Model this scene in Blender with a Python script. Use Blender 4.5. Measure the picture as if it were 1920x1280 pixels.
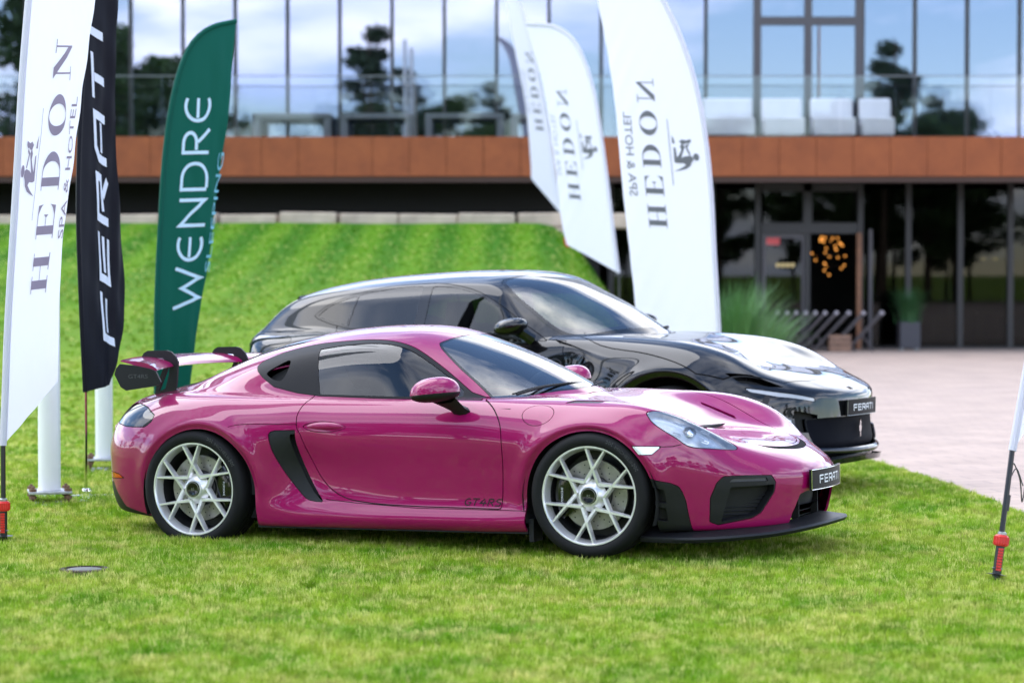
import bpy, bmesh, math, random
import numpy as np
from mathutils import Vector, Matrix

for o in list(bpy.data.objects): bpy.data.objects.remove(o, do_unlink=True)
scene = bpy.context.scene
COL = scene.collection
R = math.radians

# ---------------------------------------------------------------- camera
cam_d = bpy.data.cameras.new('camera'); cam = bpy.data.objects.new('camera', cam_d); COL.objects.link(cam)
cam.location = (0, 0, 1.5); cam.rotation_euler = (R(90)-math.atan(130/4533), 0, 0)
cam_d.sensor_width = 36; cam_d.lens = 36*4533/1920
cam_d.clip_start = .1; cam_d.clip_end = 2000
cam_d.dof.use_dof = True; cam_d.dof.focus_distance = 13.75; cam_d.dof.aperture_fstop = 2.1
scene.camera = cam

# ---------------------------------------------------------------- sky, sun, exposure
SUN_EL, SUN_AZ = 56, -62            # the sun stands to the left, a little beyond the cars (azimuth from +Y towards +X)
world = bpy.data.worlds.new('World'); scene.world = world; world.use_nodes = True
wt = world.node_tree; wt.nodes.clear()
def wn(t, **k):
    n = wt.nodes.new(t)
    for a, b in k.items(): setattr(n, a, b)
    return n
wo = wn('ShaderNodeOutputWorld'); bg = wn('ShaderNodeBackground'); sky = wn('ShaderNodeTexSky', sky_type='NISHITA')
sky.sun_disc = False; sky.sun_elevation = R(SUN_EL); sky.sun_rotation = R(SUN_AZ); sky.air_density = 1.0; sky.dust_density = .05; sky.ozone_density = 4.0
tc = wn('ShaderNodeTexCoord'); sep = wn('ShaderNodeSeparateXYZ'); wt.links.new(tc.outputs['Generated'], sep.inputs[0])
zc = wn('ShaderNodeMath', operation='MAXIMUM'); wt.links.new(sep.outputs['Z'], zc.inputs[0]); zc.inputs[1].default_value = .0
za = wn('ShaderNodeMath', operation='ADD'); wt.links.new(zc.outputs[0], za.inputs[0]); za.inputs[1].default_value = .16
dx = wn('ShaderNodeMath', operation='DIVIDE'); dy = wn('ShaderNodeMath', operation='DIVIDE')
wt.links.new(sep.outputs['X'], dx.inputs[0]); wt.links.new(za.outputs[0], dx.inputs[1]); wt.links.new(sep.outputs['Y'], dy.inputs[0]); wt.links.new(za.outputs[0], dy.inputs[1])
cmb = wn('ShaderNodeCombineXYZ'); wt.links.new(dx.outputs[0], cmb.inputs[0]); wt.links.new(dy.outputs[0], cmb.inputs[1]); cmb.inputs[2].default_value = 5.1
cl = wn('ShaderNodeTexNoise'); cl.inputs['Scale'].default_value = .85; cl.inputs['Detail'].default_value = 9; cl.inputs['Roughness'].default_value = .56; cl.inputs['Distortion'].default_value = .25
wt.links.new(cmb.outputs[0], cl.inputs['Vector'])
cr = wn('ShaderNodeValToRGB'); cr.color_ramp.elements[0].position = .455; cr.color_ramp.elements[1].position = .565
wt.links.new(cl.outputs['Fac'], cr.inputs[0])
cl2 = wn('ShaderNodeTexNoise'); cl2.inputs['Scale'].default_value = 1.9; cl2.inputs['Detail'].default_value = 6; wt.links.new(cmb.outputs[0], cl2.inputs['Vector'])
cr2 = wn('ShaderNodeValToRGB'); cr2.color_ramp.elements[0].position = .35; cr2.color_ramp.elements[0].color = (7.6, 9.2, 13.2, 1); cr2.color_ramp.elements[1].position = .62; cr2.color_ramp.elements[1].color = (15.5, 15.6, 16.2, 1)
wt.links.new(cl2.outputs['Fac'], cr2.inputs[0])
mx = wn('ShaderNodeMix', data_type='RGBA'); wt.links.new(cr.outputs[0], mx.inputs['Factor']); sks = wn('ShaderNodeVectorMath', operation='SCALE'); sks.inputs['Scale'].default_value = 1.35; wt.links.new(sky.outputs[0], sks.inputs[0]); wt.links.new(sks.outputs[0], mx.inputs['A']); wt.links.new(cr2.outputs[0], mx.inputs['B'])
wt.links.new(mx.outputs['Result'], bg.inputs['Color']); bg.inputs['Strength'].default_value = .14
wt.links.new(bg.outputs[0], wo.inputs[0])

sun_d = bpy.data.lights.new('sun', 'SUN'); sun = bpy.data.objects.new('sun', sun_d); COL.objects.link(sun)
sun_d.energy = 1.4; sun_d.angle = R(52); sun_d.color = (1, .97, .93)
sdir = Vector((math.sin(R(SUN_AZ))*math.cos(R(SUN_EL)), math.cos(R(SUN_AZ))*math.cos(R(SUN_EL)), math.sin(R(SUN_EL))))
sun.rotation_euler = (-sdir).to_track_quat('-Z', 'Y').to_euler(); sun.location = sdir*60

vs = scene.view_settings; vs.view_transform = 'Standard'; vs.look = 'None'; vs.exposure = 1.10; vs.gamma = 1; vs.use_curve_mapping = False
scene.render.engine = 'CYCLES'
# ---------------------------------------------------------------- car body surfaces (numpy)
def pchip(xs, ys, xq):
    xs = np.asarray(xs, float); ys = np.asarray(ys, float); xq = np.clip(xq, xs[0], xs[-1])
    h = np.diff(xs); d = np.diff(ys)/h; n = len(xs); m = np.zeros(n)
    m[0] = d[0]; m[-1] = d[-1]
    for i in range(1, n-1):
        if d[i-1]*d[i] > 0:
            w1 = 2*h[i]+h[i-1]; w2 = h[i]+2*h[i-1]; m[i] = (w1+w2)/(w1/d[i-1]+w2/d[i])
    k = np.clip(np.searchsorted(xs, xq, side='right')-1, 0, n-2); t = (xq-xs[k])/h[k]
    return (ys[k]*(1+2*t)*(1-t)**2 + h[k]*m[k]*t*(1-t)**2 + ys[k+1]*t*t*(3-2*t) + h[k]*m[k+1]*t*t*(t-1))

def gauss(a, sig, axis=0, mode='mirror'):
    # gaussian blur along an axis; 'mirror' = even reflection about the end samples, 'odd' keeps end points
    if sig < .3: return a
    r = int(3*sig)+1; k = np.exp(-.5*(np.arange(-r, r+1)/sig)**2); k /= k.sum()
    a = np.moveaxis(a, axis, 0); n = len(a); r2 = min(r, n-1)
    k = k[r-r2:r+r2+1]; k = k/k.sum(); r = r2
    lo = a[1:r+1][::-1]; hi = a[-r-1:-1][::-1]
    if mode == 'odd': lo = 2*a[:1]-lo; hi = 2*a[-1:]-hi
    p = np.concatenate([lo, a, hi]); out = sum(k[i]*p[i:i+n] for i in range(2*r+1))
    return np.moveaxis(out, 0, axis)

def smin(a, b, k): 
    h = np.clip(.5+.5*(b-a)/k, 0, 1); return b*(1-h)+a*h-k*h*(1-h)
def smax(a, b, k): return -smin(-a, -b, k)
def sstep(a, b, x):
    t = np.clip((x-a)/(b-a), 0, 1); return t*t*(3-2*t)

def crom(P, n, closed=False):
    # centripetal-ish dense curve through points by pchip-free Catmull-Rom (chord length parameter)
    P = np.asarray(P, float)
    if closed: Q = np.concatenate([P[-2:], P, P[:3]])
    else: Q = np.concatenate([[2*P[0]-P[1]], P, [2*P[-1]-P[-2]]])
    out = []; i0 = 2 if closed else 1; cnt = len(P) if closed else len(P)-1
    for i in range(i0, i0+cnt):
        a, b, c, d = Q[i-1], Q[i], Q[i+1], Q[i+2]
        t = np.linspace(0, 1, n, endpoint=False)[:, None]
        l1 = max(np.linalg.norm(b-a), 1e-9)**.5; l2 = max(np.linalg.norm(c-b), 1e-9)**.5; l3 = max(np.linalg.norm(d-c), 1e-9)**.5
        m1 = (c-b)+l2*((b-a)/l1-(c-a)/(l1+l2)) if l1 > 1e-4 else (c-b)
        m2 = (c-b)+l2*((d-c)/l3-(d-b)/(l2+l3)) if l3 > 1e-4 else (c-b)
        out.append((2*t**3-3*t**2+1)*b+(t**3-2*t**2+t)*m1+(-2*t**3+3*t**2)*c+(t**3-t**2)*m2)
    if not closed: out.append(P[-1:])
    return np.concatenate(out)

def resample(C, n):
    s = np.concatenate([[0], np.cumsum(np.linalg.norm(np.diff(C, axis=0), axis=1))])
    q = np.linspace(0, s[-1], n); return np.stack([np.interp(q, s, C[:, i]) for i in range(C.shape[1])], 1)

def body_grid(stations, qx, G, ns, nt, blur_s=.05, blur_t=.012, disp=None, kG=None):
    """stations: rows (x, w, [(d,z)...]) from tail centre round the side to nose centre.
    Ribs run from the sill, up the wall and over the top to the centre line. Returns P[ns,nt,3] with y=-w, N likewise."""
    per = np.array([[r[0], r[1]] for r in stations])
    D = np.array([r[2] for r in stations])                          # k, np, 2
    dense = crom(per, 60); ks = np.arange(len(per))*60.0
    s = np.concatenate([[0], np.cumsum(np.linalg.norm(np.diff(dense, axis=0), axis=1))])
    sk = s[(np.arange(len(per))*60)]
    nd = 900; sq = np.linspace(0, s[-1], nd); ds = sq[1]
    plan = np.stack([np.interp(sq, s, dense[:, i]) for i in range(2)], 1)
    # even/odd reflection about the centre plane: x even, w odd
    plan = np.stack([gauss(plan[:, 0], blur_s/ds), gauss(plan[:, 1], blur_s/ds, mode='odd')], 1)
    tab = np.stack([np.stack([gauss(pchip(sk, D[:, j, c], sq), blur_s/ds) for c in range(2)], 1) for j in range(D.shape[1])], 1)
    # use ns ribs
    si = np.linspace(0, nd-1, ns); i0 = np.clip(si.astype(int), 0, nd-2); f = (si-i0)
    plan = plan[i0]*(1-f)[:, None]+plan[i0+1]*f[:, None]
    tab = tab[i0]*(1-f)[:, None, None]+tab[i0+1]*f[:, None, None]
    plan[0, 1] = plan[-1, 1] = 0
    Q = np.stack([qx(plan[:, 0]), np.zeros(ns)], 1)
    L = np.linalg.norm(Q-plan, axis=1); dirn = (Q-plan)/L[:, None]
    P = np.zeros((ns, nt, 3)); M = 1100
    for i in range(ns):
        c = tab[i].copy(); c[-1, 0] = L[i]
        for j in range(len(c)-2, 4, -1): c[j, 0] = min(c[j, 0], c[j+1, 0]-.01)
        cur = resample(crom(c, 40), M); st = np.linalg.norm(cur[1]-cur[0])
        cc = np.stack([gauss(cur[:, 0], blur_t/st, mode='odd'), gauss(cur[:, 1], blur_t/st)], 1)
        cc[-1, 0] = L[i]; cur = cc
        xy = plan[i]+dirn[i]*cur[:, :1]
        if G is not None:
            g = G(xy[:, 0], xy[:, 1]); k = kG(xy[:, 0], xy[:, 1]) if kG else .03
            up = np.arange(M) > M*.25
            cur[:, 1] = np.where(up, smax(cur[:, 1], np.where(up, g, -9), k), cur[:, 1])
        p3 = np.column_stack([xy, cur[:, 1]])
        P[i] = resample(p3, nt)
    X = P.copy(); X[..., 1] *= -1
    if disp is not None: X = disp(X)
    # normals by differences, mirrored over the centre plane in both directions
    m = np.array([1, -1, 1])
    E = np.concatenate([X[1:2]*m, X, X[-2:-1]*m], 0); du = E[2:]-E[:-2]
    E = np.concatenate([2*X[:, :1]-X[:, 1:2], X, X[:, -2:-1]*m], 1); dv = E[:, 2:]-E[:, :-2]
    N = np.cross(du, dv); N /= np.linalg.norm(N, axis=2, keepdims=True)+1e-12
    return X, N, sq[-1]
# ---------------------------------------------------------------- materials
MATS = {}
def node_mat(name):
    m = bpy.data.materials.new(name); m.use_nodes = True; MATS[name] = m
    return m, m.node_tree, m.node_tree.nodes['Principled BSDF']
def pmat(name, col, rough=.5, metal=0, coat=0, spec=.5, noise=None, bump=None, emit=None, coat_rough=.03, sheen=0, trans=0, sss=0):
    m, t, b = node_mat(name)
    b.inputs['Base Color'].default_value = (*col, 1); b.inputs['Roughness'].default_value = rough; b.inputs['Metallic'].default_value = metal
    b.inputs['Coat Weight'].default_value = coat; b.inputs['Coat Roughness'].default_value = coat_rough; b.inputs['Specular IOR Level'].default_value = spec
    b.inputs['Sheen Weight'].default_value = sheen; b.inputs['Transmission Weight'].default_value = trans
    if noise:                                    # (scale, amount, detail): value variation of the base colour
        tc = t.nodes.new('ShaderNodeTexCoord'); n = t.nodes.new('ShaderNodeTexNoise'); n.inputs['Scale'].default_value = noise[0]; n.inputs['Detail'].default_value = noise[2]
        t.links.new(tc.outputs['Object'], n.inputs['Vector'])
        r = t.nodes.new('ShaderNodeMapRange'); r.inputs['From Min'].default_value = .25; r.inputs['From Max'].default_value = .75
        r.inputs['To Min'].default_value = 1-noise[1]; r.inputs['To Max'].default_value = 1+noise[1]; t.links.new(n.outputs['Fac'], r.inputs['Value'])
        x = t.nodes.new('ShaderNodeVectorMath'); x.operation = 'SCALE'; x.inputs[0].default_value = col; t.links.new(r.outputs[0], x.inputs['Scale']); t.links.new(x.outputs[0], b.inputs['Base Color'])
    if bump:                                     # (scale, strength, distance)
        tc = t.nodes.new('ShaderNodeTexCoord'); n = t.nodes.new('ShaderNodeTexNoise'); n.inputs['Scale'].default_value = bump[0]; n.inputs['Detail'].default_value = 4
        t.links.new(tc.outputs['Object'], n.inputs['Vector']); bn = t.nodes.new('ShaderNodeBump'); bn.inputs['Strength'].default_value = bump[1]; bn.inputs['Distance'].default_value = bump[2]
        t.links.new(n.outputs['Fac'], bn.inputs['Height']); t.links.new(bn.outputs[0], b.inputs['Normal'])
    if emit: b.inputs['Emission Color'].default_value = (*emit[0], 1); b.inputs['Emission Strength'].default_value = emit[1]
    return m
def glass_mat(name, tint, ior=1.5, refl=(1, 1, 1), rough=0., boost=0.):
    # thin pane: tinted see-through plus mirror reflection by Fresnel
    m = bpy.data.materials.new(name); m.use_nodes = True; MATS[name] = m; t = m.node_tree; t.nodes.clear()
    o = t.nodes.new('ShaderNodeOutputMaterial'); tr = t.nodes.new('ShaderNodeBsdfTransparent'); tr.inputs[0].default_value = (*tint, 1)
    g = t.nodes.new('ShaderNodeBsdfAnisotropic'); g.inputs['Color'].default_value = (*refl, 1); g.inputs['Roughness'].default_value = rough
    f = t.nodes.new('ShaderNodeFresnel'); f.inputs['IOR'].default_value = ior; mx = t.nodes.new('ShaderNodeMixShader')
    a = t.nodes.new('ShaderNodeMath'); a.operation = 'ADD'; a.use_clamp = True; a.inputs[1].default_value = boost; t.links.new(f.outputs[0], a.inputs[0])
    t.links.new(a.outputs[0], mx.inputs[0]); t.links.new(tr.outputs[0], mx.inputs[1]); t.links.new(g.outputs[0], mx.inputs[2]); t.links.new(mx.outputs[0], o.inputs[0])
    return m

pmat('paint_magenta', (.27, .0016, .076), rough=.38, coat=1.0, coat_rough=.012, spec=.12, noise=(900, .05, 0))
pmat('paint_black', (.0035, .0033, .0042), rough=.4, coat=1.0, coat_rough=.012, spec=.05)
pmat('plastic_black', (.010, .010, .012), rough=.48, spec=.3, bump=(900, .12, .001))
pmat('gloss_black', (.006, .006, .007), rough=.08)
pmat('gap_black', (.004, .004, .004), rough=.8)
pmat('rubber', (.006, .006, .0065), rough=.7, spec=.25, bump=(300, .1, .001))
pmat('rubber_print', (.035, .035, .037), rough=.55)
pmat('silver', (.78, .77, .77), rough=.28, metal=.60, noise=(6, .04, 3), coat=.5)
pmat('trim_black', (.006, .006, .0075), rough=.5, spec=.18)
pmat('lip_black', (.004, .004, .006), rough=.75, spec=.06)
pmat('cover_metal', (.13, .13, .12), rough=.6, metal=.3, noise=(40, .3, 4))
pmat('silver_dark', (.30, .30, .31), rough=.3, metal=.9)
pmat('steel_disc', (.30, .285, .26), rough=.4, metal=.8, noise=(40, .12, 3))
pmat('chrome', (.75, .75, .76), rough=.08, metal=1)
pmat('galvanised', (.42, .43, .44), rough=.45, metal=.75, noise=(25, .22, 4))
pmat('dark_metal', (.03, .03, .033), rough=.4, metal=.5)
pmat('interior', (.018, .018, .02), rough=.7)
pmat('interior_grey', (.06, .06, .065), rough=.6)
pmat('white_print', (.72, .73, .75), rough=.5)
pmat('amber_red', (.50, .03, .008), rough=.12, coat=.6)
pmat('tail_red', (.05, .003, .004), rough=.1, coat=1)
pmat('barrel_dark', (.035, .035, .037), rough=.45, metal=.6)
pmat('led_white', (.85, .87, .9), rough=.15, coat=.5)
pmat('red_plastic', (.62, .02, .012), rough=.38)
pmat('red_print', (.55, .012, .016), rough=.3, coat=1)
glass_mat('glass_side', (.26, .30, .29), ior=1.55)
glass_mat('glass_screen', (.60, .66, .64), ior=2.1)
glass_mat('glass_lamp', (.90, .93, .95), ior=1.7)
glass_mat('glass_tail', (.08, .05, .06), ior=1.5)

# ---------------------------------------------------------------- objects
def link(o, parent=None):
    COL.objects.link(o)
    if parent is not None: o.parent = parent
    return o
def tag(o, label=None, cat=None, group=None, kind=None):
    for k, v in (('label', label), ('category', cat), ('group', group), ('kind', kind)):
        if v: o[k] = v
    return o
def empty(name, loc=(0, 0, 0), rot=(0, 0, 0), parent=None):
    o = bpy.data.objects.new(name, None); o.empty_display_size = .2; o.location = loc; o.rotation_euler = rot
    return link(o, parent)
def mesh_data(name, V, F, N=None, smooth=False):
    me = bpy.data.meshes.new(name)
    if isinstance(F, np.ndarray):
        V = np.asarray(V, np.float32); k = F.shape[1]
        me.vertices.add(len(V)); me.vertices.foreach_set('co', V.ravel())
        me.loops.add(F.size); me.loops.foreach_set('vertex_index', F.astype(np.int32).ravel())
        me.polygons.add(len(F)); me.polygons.foreach_set('loop_start', np.arange(0, F.size, k, dtype=np.int32))
        me.update(calc_edges=True)
    else:
        me.from_pydata([tuple(v) for v in V], [], [tuple(f) for f in F])
    if smooth or N is not None: me.polygons.foreach_set('use_smooth', np.ones(len(me.polygons), bool))
    if N is not None: me.normals_split_custom_set_from_vertices([tuple(n) for n in N])
    me.update(); return me
def mobj(name, V, F, mat, parent=None, N=None, smooth=False, loc=None, rot=None):
    me = mesh_data(name, V, F, N, smooth)
    for m in (mat if isinstance(mat, (list, tuple)) else [mat]): me.materials.append(MATS[m] if isinstance(m, str) else m)
    o = bpy.data.objects.new(name, me)
    if loc is not None: o.location = loc
    if rot is not None: o.rotation_euler = rot
    return link(o, parent)

class MB:
    """collects shapes into one mesh"""
    def __init__(s): s.V = []; s.F = []; s.M = []
    def add(s, V, F, mi=0):
        n = len(s.V); s.V += [tuple(v) for v in V]; s.F += [tuple(i+n for i in f) for f in F]; s.M += [mi]*len(F); return s
    def box(s, x0, x1, y0, y1, z0, z1, mi=0):
        V = [(x, y, z) for x in (x0, x1) for y in (y0, y1) for z in (z0, z1)]
        return s.add(V, [(0, 1, 3, 2), (4, 6, 7, 5), (0, 4, 5, 1), (2, 3, 7, 6), (0, 2, 6, 4), (1, 5, 7, 3)], mi)
    def bbox(s, x0, x1, y0, y1, z0, z1, b=.005, mi=0):
        # box with chamfered edges
        bm = bmesh.new(); bmesh.ops.create_cube(bm, size=1)
        for v in bm.verts: v.co = Vector(((x0+x1)/2+v.co.x*(x1-x0), (y0+y1)/2+v.co.y*(y1-y0), (z0+z1)/2+v.co.z*(z1-z0)))
        bmesh.ops.bevel(bm, geom=bm.edges[:], offset=b, segments=2, affect='EDGES', profile=.5)
        bm.verts.index_update(); s.add([v.co[:] for v in bm.verts], [[v.index for v in f.verts] for f in bm.faces], mi); bm.free(); return s
    def tube(s, pts, r, seg=10, cap=True, mi=0):
        pts = [Vector(p) for p in pts]; rs = r if isinstance(r, (list, tuple)) else [r]*len(pts); V = []; F = []; up = None
        for i, p in enumerate(pts):
            t = (pts[min(i+1, len(pts)-1)]-pts[max(i-1, 0)]).normalized()
            a = t.orthogonal().normalized() if up is None else (up-t*up.dot(t)).normalized()
            up = a; b = t.cross(a)
            V += [p+a*rs[i]*math.cos(2*math.pi*k/seg)+b*rs[i]*math.sin(2*math.pi*k/seg) for k in range(seg)]
        for i in range(len(pts)-1):
            for k in range(seg):
                k2 = (k+1) % seg; F.append((i*seg+k, i*seg+k2, (i+1)*seg+k2, (i+1)*seg+k))
        if cap: F.append(tuple(range(seg))[::-1]); F.append(tuple((len(pts)-1)*seg+k for k in range(seg)))
        return s.add(V, F, mi)
    def lathe(s, prof, seg=32, axis='z', at=(0, 0, 0), mi=0):
        V = []; F = []; n = len(prof)
        for k in range(seg):
            a = 2*math.pi*k/seg
            for r, h in prof:
                if axis == 'z': V.append((at[0]+r*math.cos(a), at[1]+r*math.sin(a), at[2]+h))
                elif axis == 'y': V.append((at[0]+r*math.cos(a), at[1]+h, at[2]+r*math.sin(a)))
                else: V.append((at[0]+h, at[1]+r*math.cos(a), at[2]+r*math.sin(a)))
        for k in range(seg):
            k2 = (k+1) % seg
            for i in range(n-1): F.append((k*n+i, k2*n+i, k2*n+i+1, k*n+i+1))
        return s.add(V, F, mi)
    def prism(s, poly, h0, h1, axis='y', mi=0, holes=()):
        # extrude a 2D polygon; poly in the two other axes (x,z for y; x,y for z; y,z for x)
        f3 = {'y': lambda p, h: (p[0], h, p[1]), 'z': lambda p, h: (p[0], p[1], h), 'x': lambda p, h: (h, p[0], p[1])}[axis]
        tris, pts = tri_poly(poly, holes); n = len(pts)
        V = [f3(p, h0) for p in pts]+[f3(p, h1) for p in pts]; F = [tuple(t) for t in tris]+[tuple(i+n for i in t[::-1]) for t in tris]
        o = 0
        for lp in [poly, *holes]:
            m = len(lp); F += [(o+i, o+(i+1) % m, o+(i+1) % m+n, o+i+n) for i in range(m)]; o += m
        return s.add(V, F, mi)
    def build(s, name, mat, parent=None, smooth=False, loc=None, rot=None, fix=True):
        o = mobj(name, s.V, s.F, mat, parent, smooth=smooth, loc=loc, rot=rot)
        if any(s.M): o.data.polygons.foreach_set('material_index', s.M)
        if fix:
            bm = bmesh.new(); bm.from_mesh(o.data); bmesh.ops.recalc_face_normals(bm, faces=bm.faces); bm.to_mesh(o.data); bm.free()
        if smooth: smooth_by_angle(o.data, 38)
        return o
def smooth_by_angle(me, deg):
    bm = bmesh.new(); bm.from_mesh(me); c = math.radians(deg)
    for f in bm.faces: f.smooth = True
    for e in bm.edges: e.smooth = not (len(e.link_faces) == 2 and e.calc_face_angle(0) > c)
    bm.to_mesh(me); bm.free()
def tri_poly(poly, holes=()):
    from mathutils.geometry import tessellate_polygon
    loops = [[Vector((p[0], p[1], 0)) for p in lp] for lp in [poly, *holes]]
    return [tuple(t) for t in tessellate_polygon(loops)], [p for lp in [poly, *holes] for p in lp]

# ---------------------------------------------------------------- cutting panels out of a surface mesh
def seg_sdf(P, C, closed=True):
    C = np.asarray(C, float); A = C; B = np.roll(C, -1, 0)
    if not closed: A, B = C[:-1], C[1:]
    d2 = np.full(len(P), 1e9); ins = np.zeros(len(P), bool)
    for a, b in zip(A, B):
        e = b-a; w = P-a; t = np.clip((w@e)/max(e@e, 1e-12), 0, 1); q = w-t[:, None]*e; d2 = np.minimum(d2, (q*q).sum(1))
        if closed:
            c1 = (P[:, 1] >= a[1]) & (P[:, 1] < b[1]) & (e[0]*w[:, 1] > e[1]*w[:, 0]); c2 = (P[:, 1] < a[1]) & (P[:, 1] >= b[1]) & (e[0]*w[:, 1] < e[1]*w[:, 0])
            ins ^= (c1 | c2)
    d = np.sqrt(d2); return np.where(ins, -d, d) if closed else d
def basis(n):
    n = np.asarray(n, float); n /= np.linalg.norm(n); up = np.array([0, 0, 1.]) if abs(n[2]) < .9 else np.array([1., 0, 0])
    a = np.cross(up, n); a /= np.linalg.norm(a); return np.stack([a, np.cross(n, a)], 1), n
class Surf:
    def __init__(s, X, N):
        ns, nt = X.shape[:2]; s.V = X.reshape(-1, 3).copy(); s.N = N.reshape(-1, 3).copy()
        i = (np.arange(ns-1)[:, None]*nt+np.arange(nt-1)).ravel()
        c = s.V.mean(0)*[1, 0, 1]
        if ((s.V-c)*s.N).sum() < 0: s.N *= -1
        T = np.concatenate([np.stack([i, i+nt, i+nt+1], 1), np.stack([i, i+nt+1, i+1], 1)])
        fn = np.cross(s.V[T[:, 1]]-s.V[T[:, 0]], s.V[T[:, 2]]-s.V[T[:, 0]])
        if (fn*s.N[T[:, 0]]).sum() < 0: T = T[:, ::-1]
        ok = np.linalg.norm(np.cross(s.V[T[:, 1]]-s.V[T[:, 0]], s.V[T[:, 2]]-s.V[T[:, 0]]), axis=1) > 1e-10
        s.T = T[ok]; s.L = np.zeros(len(s.T), int); s.names = ['body']
    def lab(s, n):
        if n not in s.names: s.names.append(n)
        return s.names.index(n)
    def split(s, f, act, newlab):
        """triangles of mask act are cut at f=0; the part with f<0 gets newlab"""
        f = np.where(np.abs(f) < 1e-6, 1e-6, f); sg = f < 0
        st = sg[s.T]; cnt = st.sum(1); s.L[act & (cnt == 3)] = newlab
        k = np.where(act & (cnt > 0) & (cnt < 3))[0]
        if len(k) == 0: return
        T = s.T[k]; st = st[k]; lone_in = cnt[k] == 1
        li = np.where(lone_in, st.argmax(1), (~st).argmax(1))
        r = np.arange(len(k)); a = T[r, li]; b = T[r, (li+1) % 3]; c = T[r, (li+2) % 3]
        E = np.concatenate([np.stack([a, b], 1), np.stack([a, c], 1)]); Es = np.sort(E, 1)
        U, inv = np.unique(Es, axis=0, return_inverse=True); inv = inv.ravel()
        t = f[U[:, 0]]/(f[U[:, 0]]-f[U[:, 1]]); t = t[:, None]; n0 = len(s.V)
        nv = s.V[U[:, 0]]*(1-t)+s.V[U[:, 1]]*t; nn = s.N[U[:, 0]]*(1-t)+s.N[U[:, 1]]*t; nn /= np.linalg.norm(nn, axis=1, keepdims=True)+1e-12
        s.V = np.concatenate([s.V, nv]); s.N = np.concatenate([s.N, nn]); s.newU, s.newt = U, t
        p = n0+inv[:len(k)]; q = n0+inv[len(k):]; old = s.L[k]
        nt_ = np.concatenate([np.stack([a, p, q], 1), np.stack([p, b, c], 1), np.stack([p, c, q], 1)])
        l1 = np.where(lone_in, newlab, old); l2 = np.where(lone_in, old, newlab)
        keep = np.ones(len(s.T), bool); keep[k] = False
        s.T = np.concatenate([s.T[keep], nt_]); s.L = np.concatenate([s.L[keep], l1, l2, l2])
    def field(s, poly, nrm, grow, facing, closed):
        Bm, n = basis(nrm); p = s.V@Bm; C = np.asarray(poly, float)@Bm; f = np.full(len(p), 9.)
        lo, hi = C.min(0)-.06, C.max(0)+.06; m = ((p > lo) & (p < hi)).all(1)&((s.N@n) > facing)
        f[m] = seg_sdf(p[m], C, closed)-grow; return f, m
    def cut(s, name, poly, nrm, grow=0., only=('body',), facing=.1, closed=True, zone=None):
        f, m = s.field(poly, nrm, grow, facing, closed); nl = s.lab(name)
        act = np.isin(s.L, [s.lab(o) for o in only]) & m[s.T].all(1)
        if zone is not None: act &= zone(s.V)[s.T].all(1)
        s.split(f, act, nl)
    def cut_field(s, name, fn, only=('body',)):
        s.split(fn(s.V), np.isin(s.L, [s.lab(o) for o in only]), s.lab(name))
    def panel(s, name, poly, nrm, g=.0022, only=('body',), facing=.1, zone=None):
        s.cut('_t', poly, nrm, g, only, facing, True, zone); s.cut(name, poly, nrm, -g, ('_t',), facing-.2)
        s.L[s.L == s.lab('_t')] = s.lab('gap')
    def groove(s, line, nrm, g=.002, only='body', facing=.1):
        """narrow gap along an open line: signed distance cut on both sides"""
        Bm, n = basis(nrm); C = np.asarray(line, float)@Bm; base = s.lab(only)
        def fld(off):
            p = s.V@Bm; lo, hi = C.min(0)-.08, C.max(0)+.08; m = ((p > lo) & (p < hi)).all(1) & ((s.N@n) > facing); k = np.where(m)[0]; P = p[k]
            best = np.full(len(k), 9.); sd = np.full(len(k), 9.); ok = np.zeros(len(k), bool)
            for i in range(len(C)-1):
                e = C[i+1]-C[i]; w = P-C[i]; tt = (w@e)/(e@e); tc_ = np.clip(tt, 0, 1); q = w-tc_[:, None]*e; d = np.sqrt((q*q).sum(1)); cr_ = e[0]*w[:, 1]-e[1]*w[:, 0]
                b_ = d < best; best[b_] = d[b_]; sd[b_] = (np.sign(cr_)*d)[b_]; ok[b_] = ((tt > -.02) | (i > 0))[b_] & ((tt < 1.02) | (i < len(C)-2))[b_]
            f = np.full(len(p), 9.); f[k] = sd+off; z = np.zeros(len(p), bool); z[k] = ok & (best < .05); return f, z
        f, z = fld(-g); s.split(f, (s.L == base) & z[s.T].all(1), s.lab('_g'))
        f, z = fld(g); s.split(f, (s.L == s.lab('_g')), base); s.L[s.L == s.lab('_g')] = s.lab('gap')
    def get(s, *names, sel=None):
        k = np.isin(s.L, [s.lab(n) for n in names]); T = s.T[k]
        if sel is not None: T = T[sel(s.V[T].mean(1))]
        u, inv = np.unique(T, return_inverse=True); return s.V[u], s.N[u], inv.reshape(-1, 3)
def mirror(V, N, T): m = np.array([1, -1, 1]); return V*m, N*m, T[:, ::-1]
def join(*ms):
    V = []; N = []; T = []; n = 0
    for v, nn, t in ms: V.append(v); N.append(nn); T.append(t+n); n += len(v)
    return np.concatenate(V), np.concatenate(N), np.concatenate(T)
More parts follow.
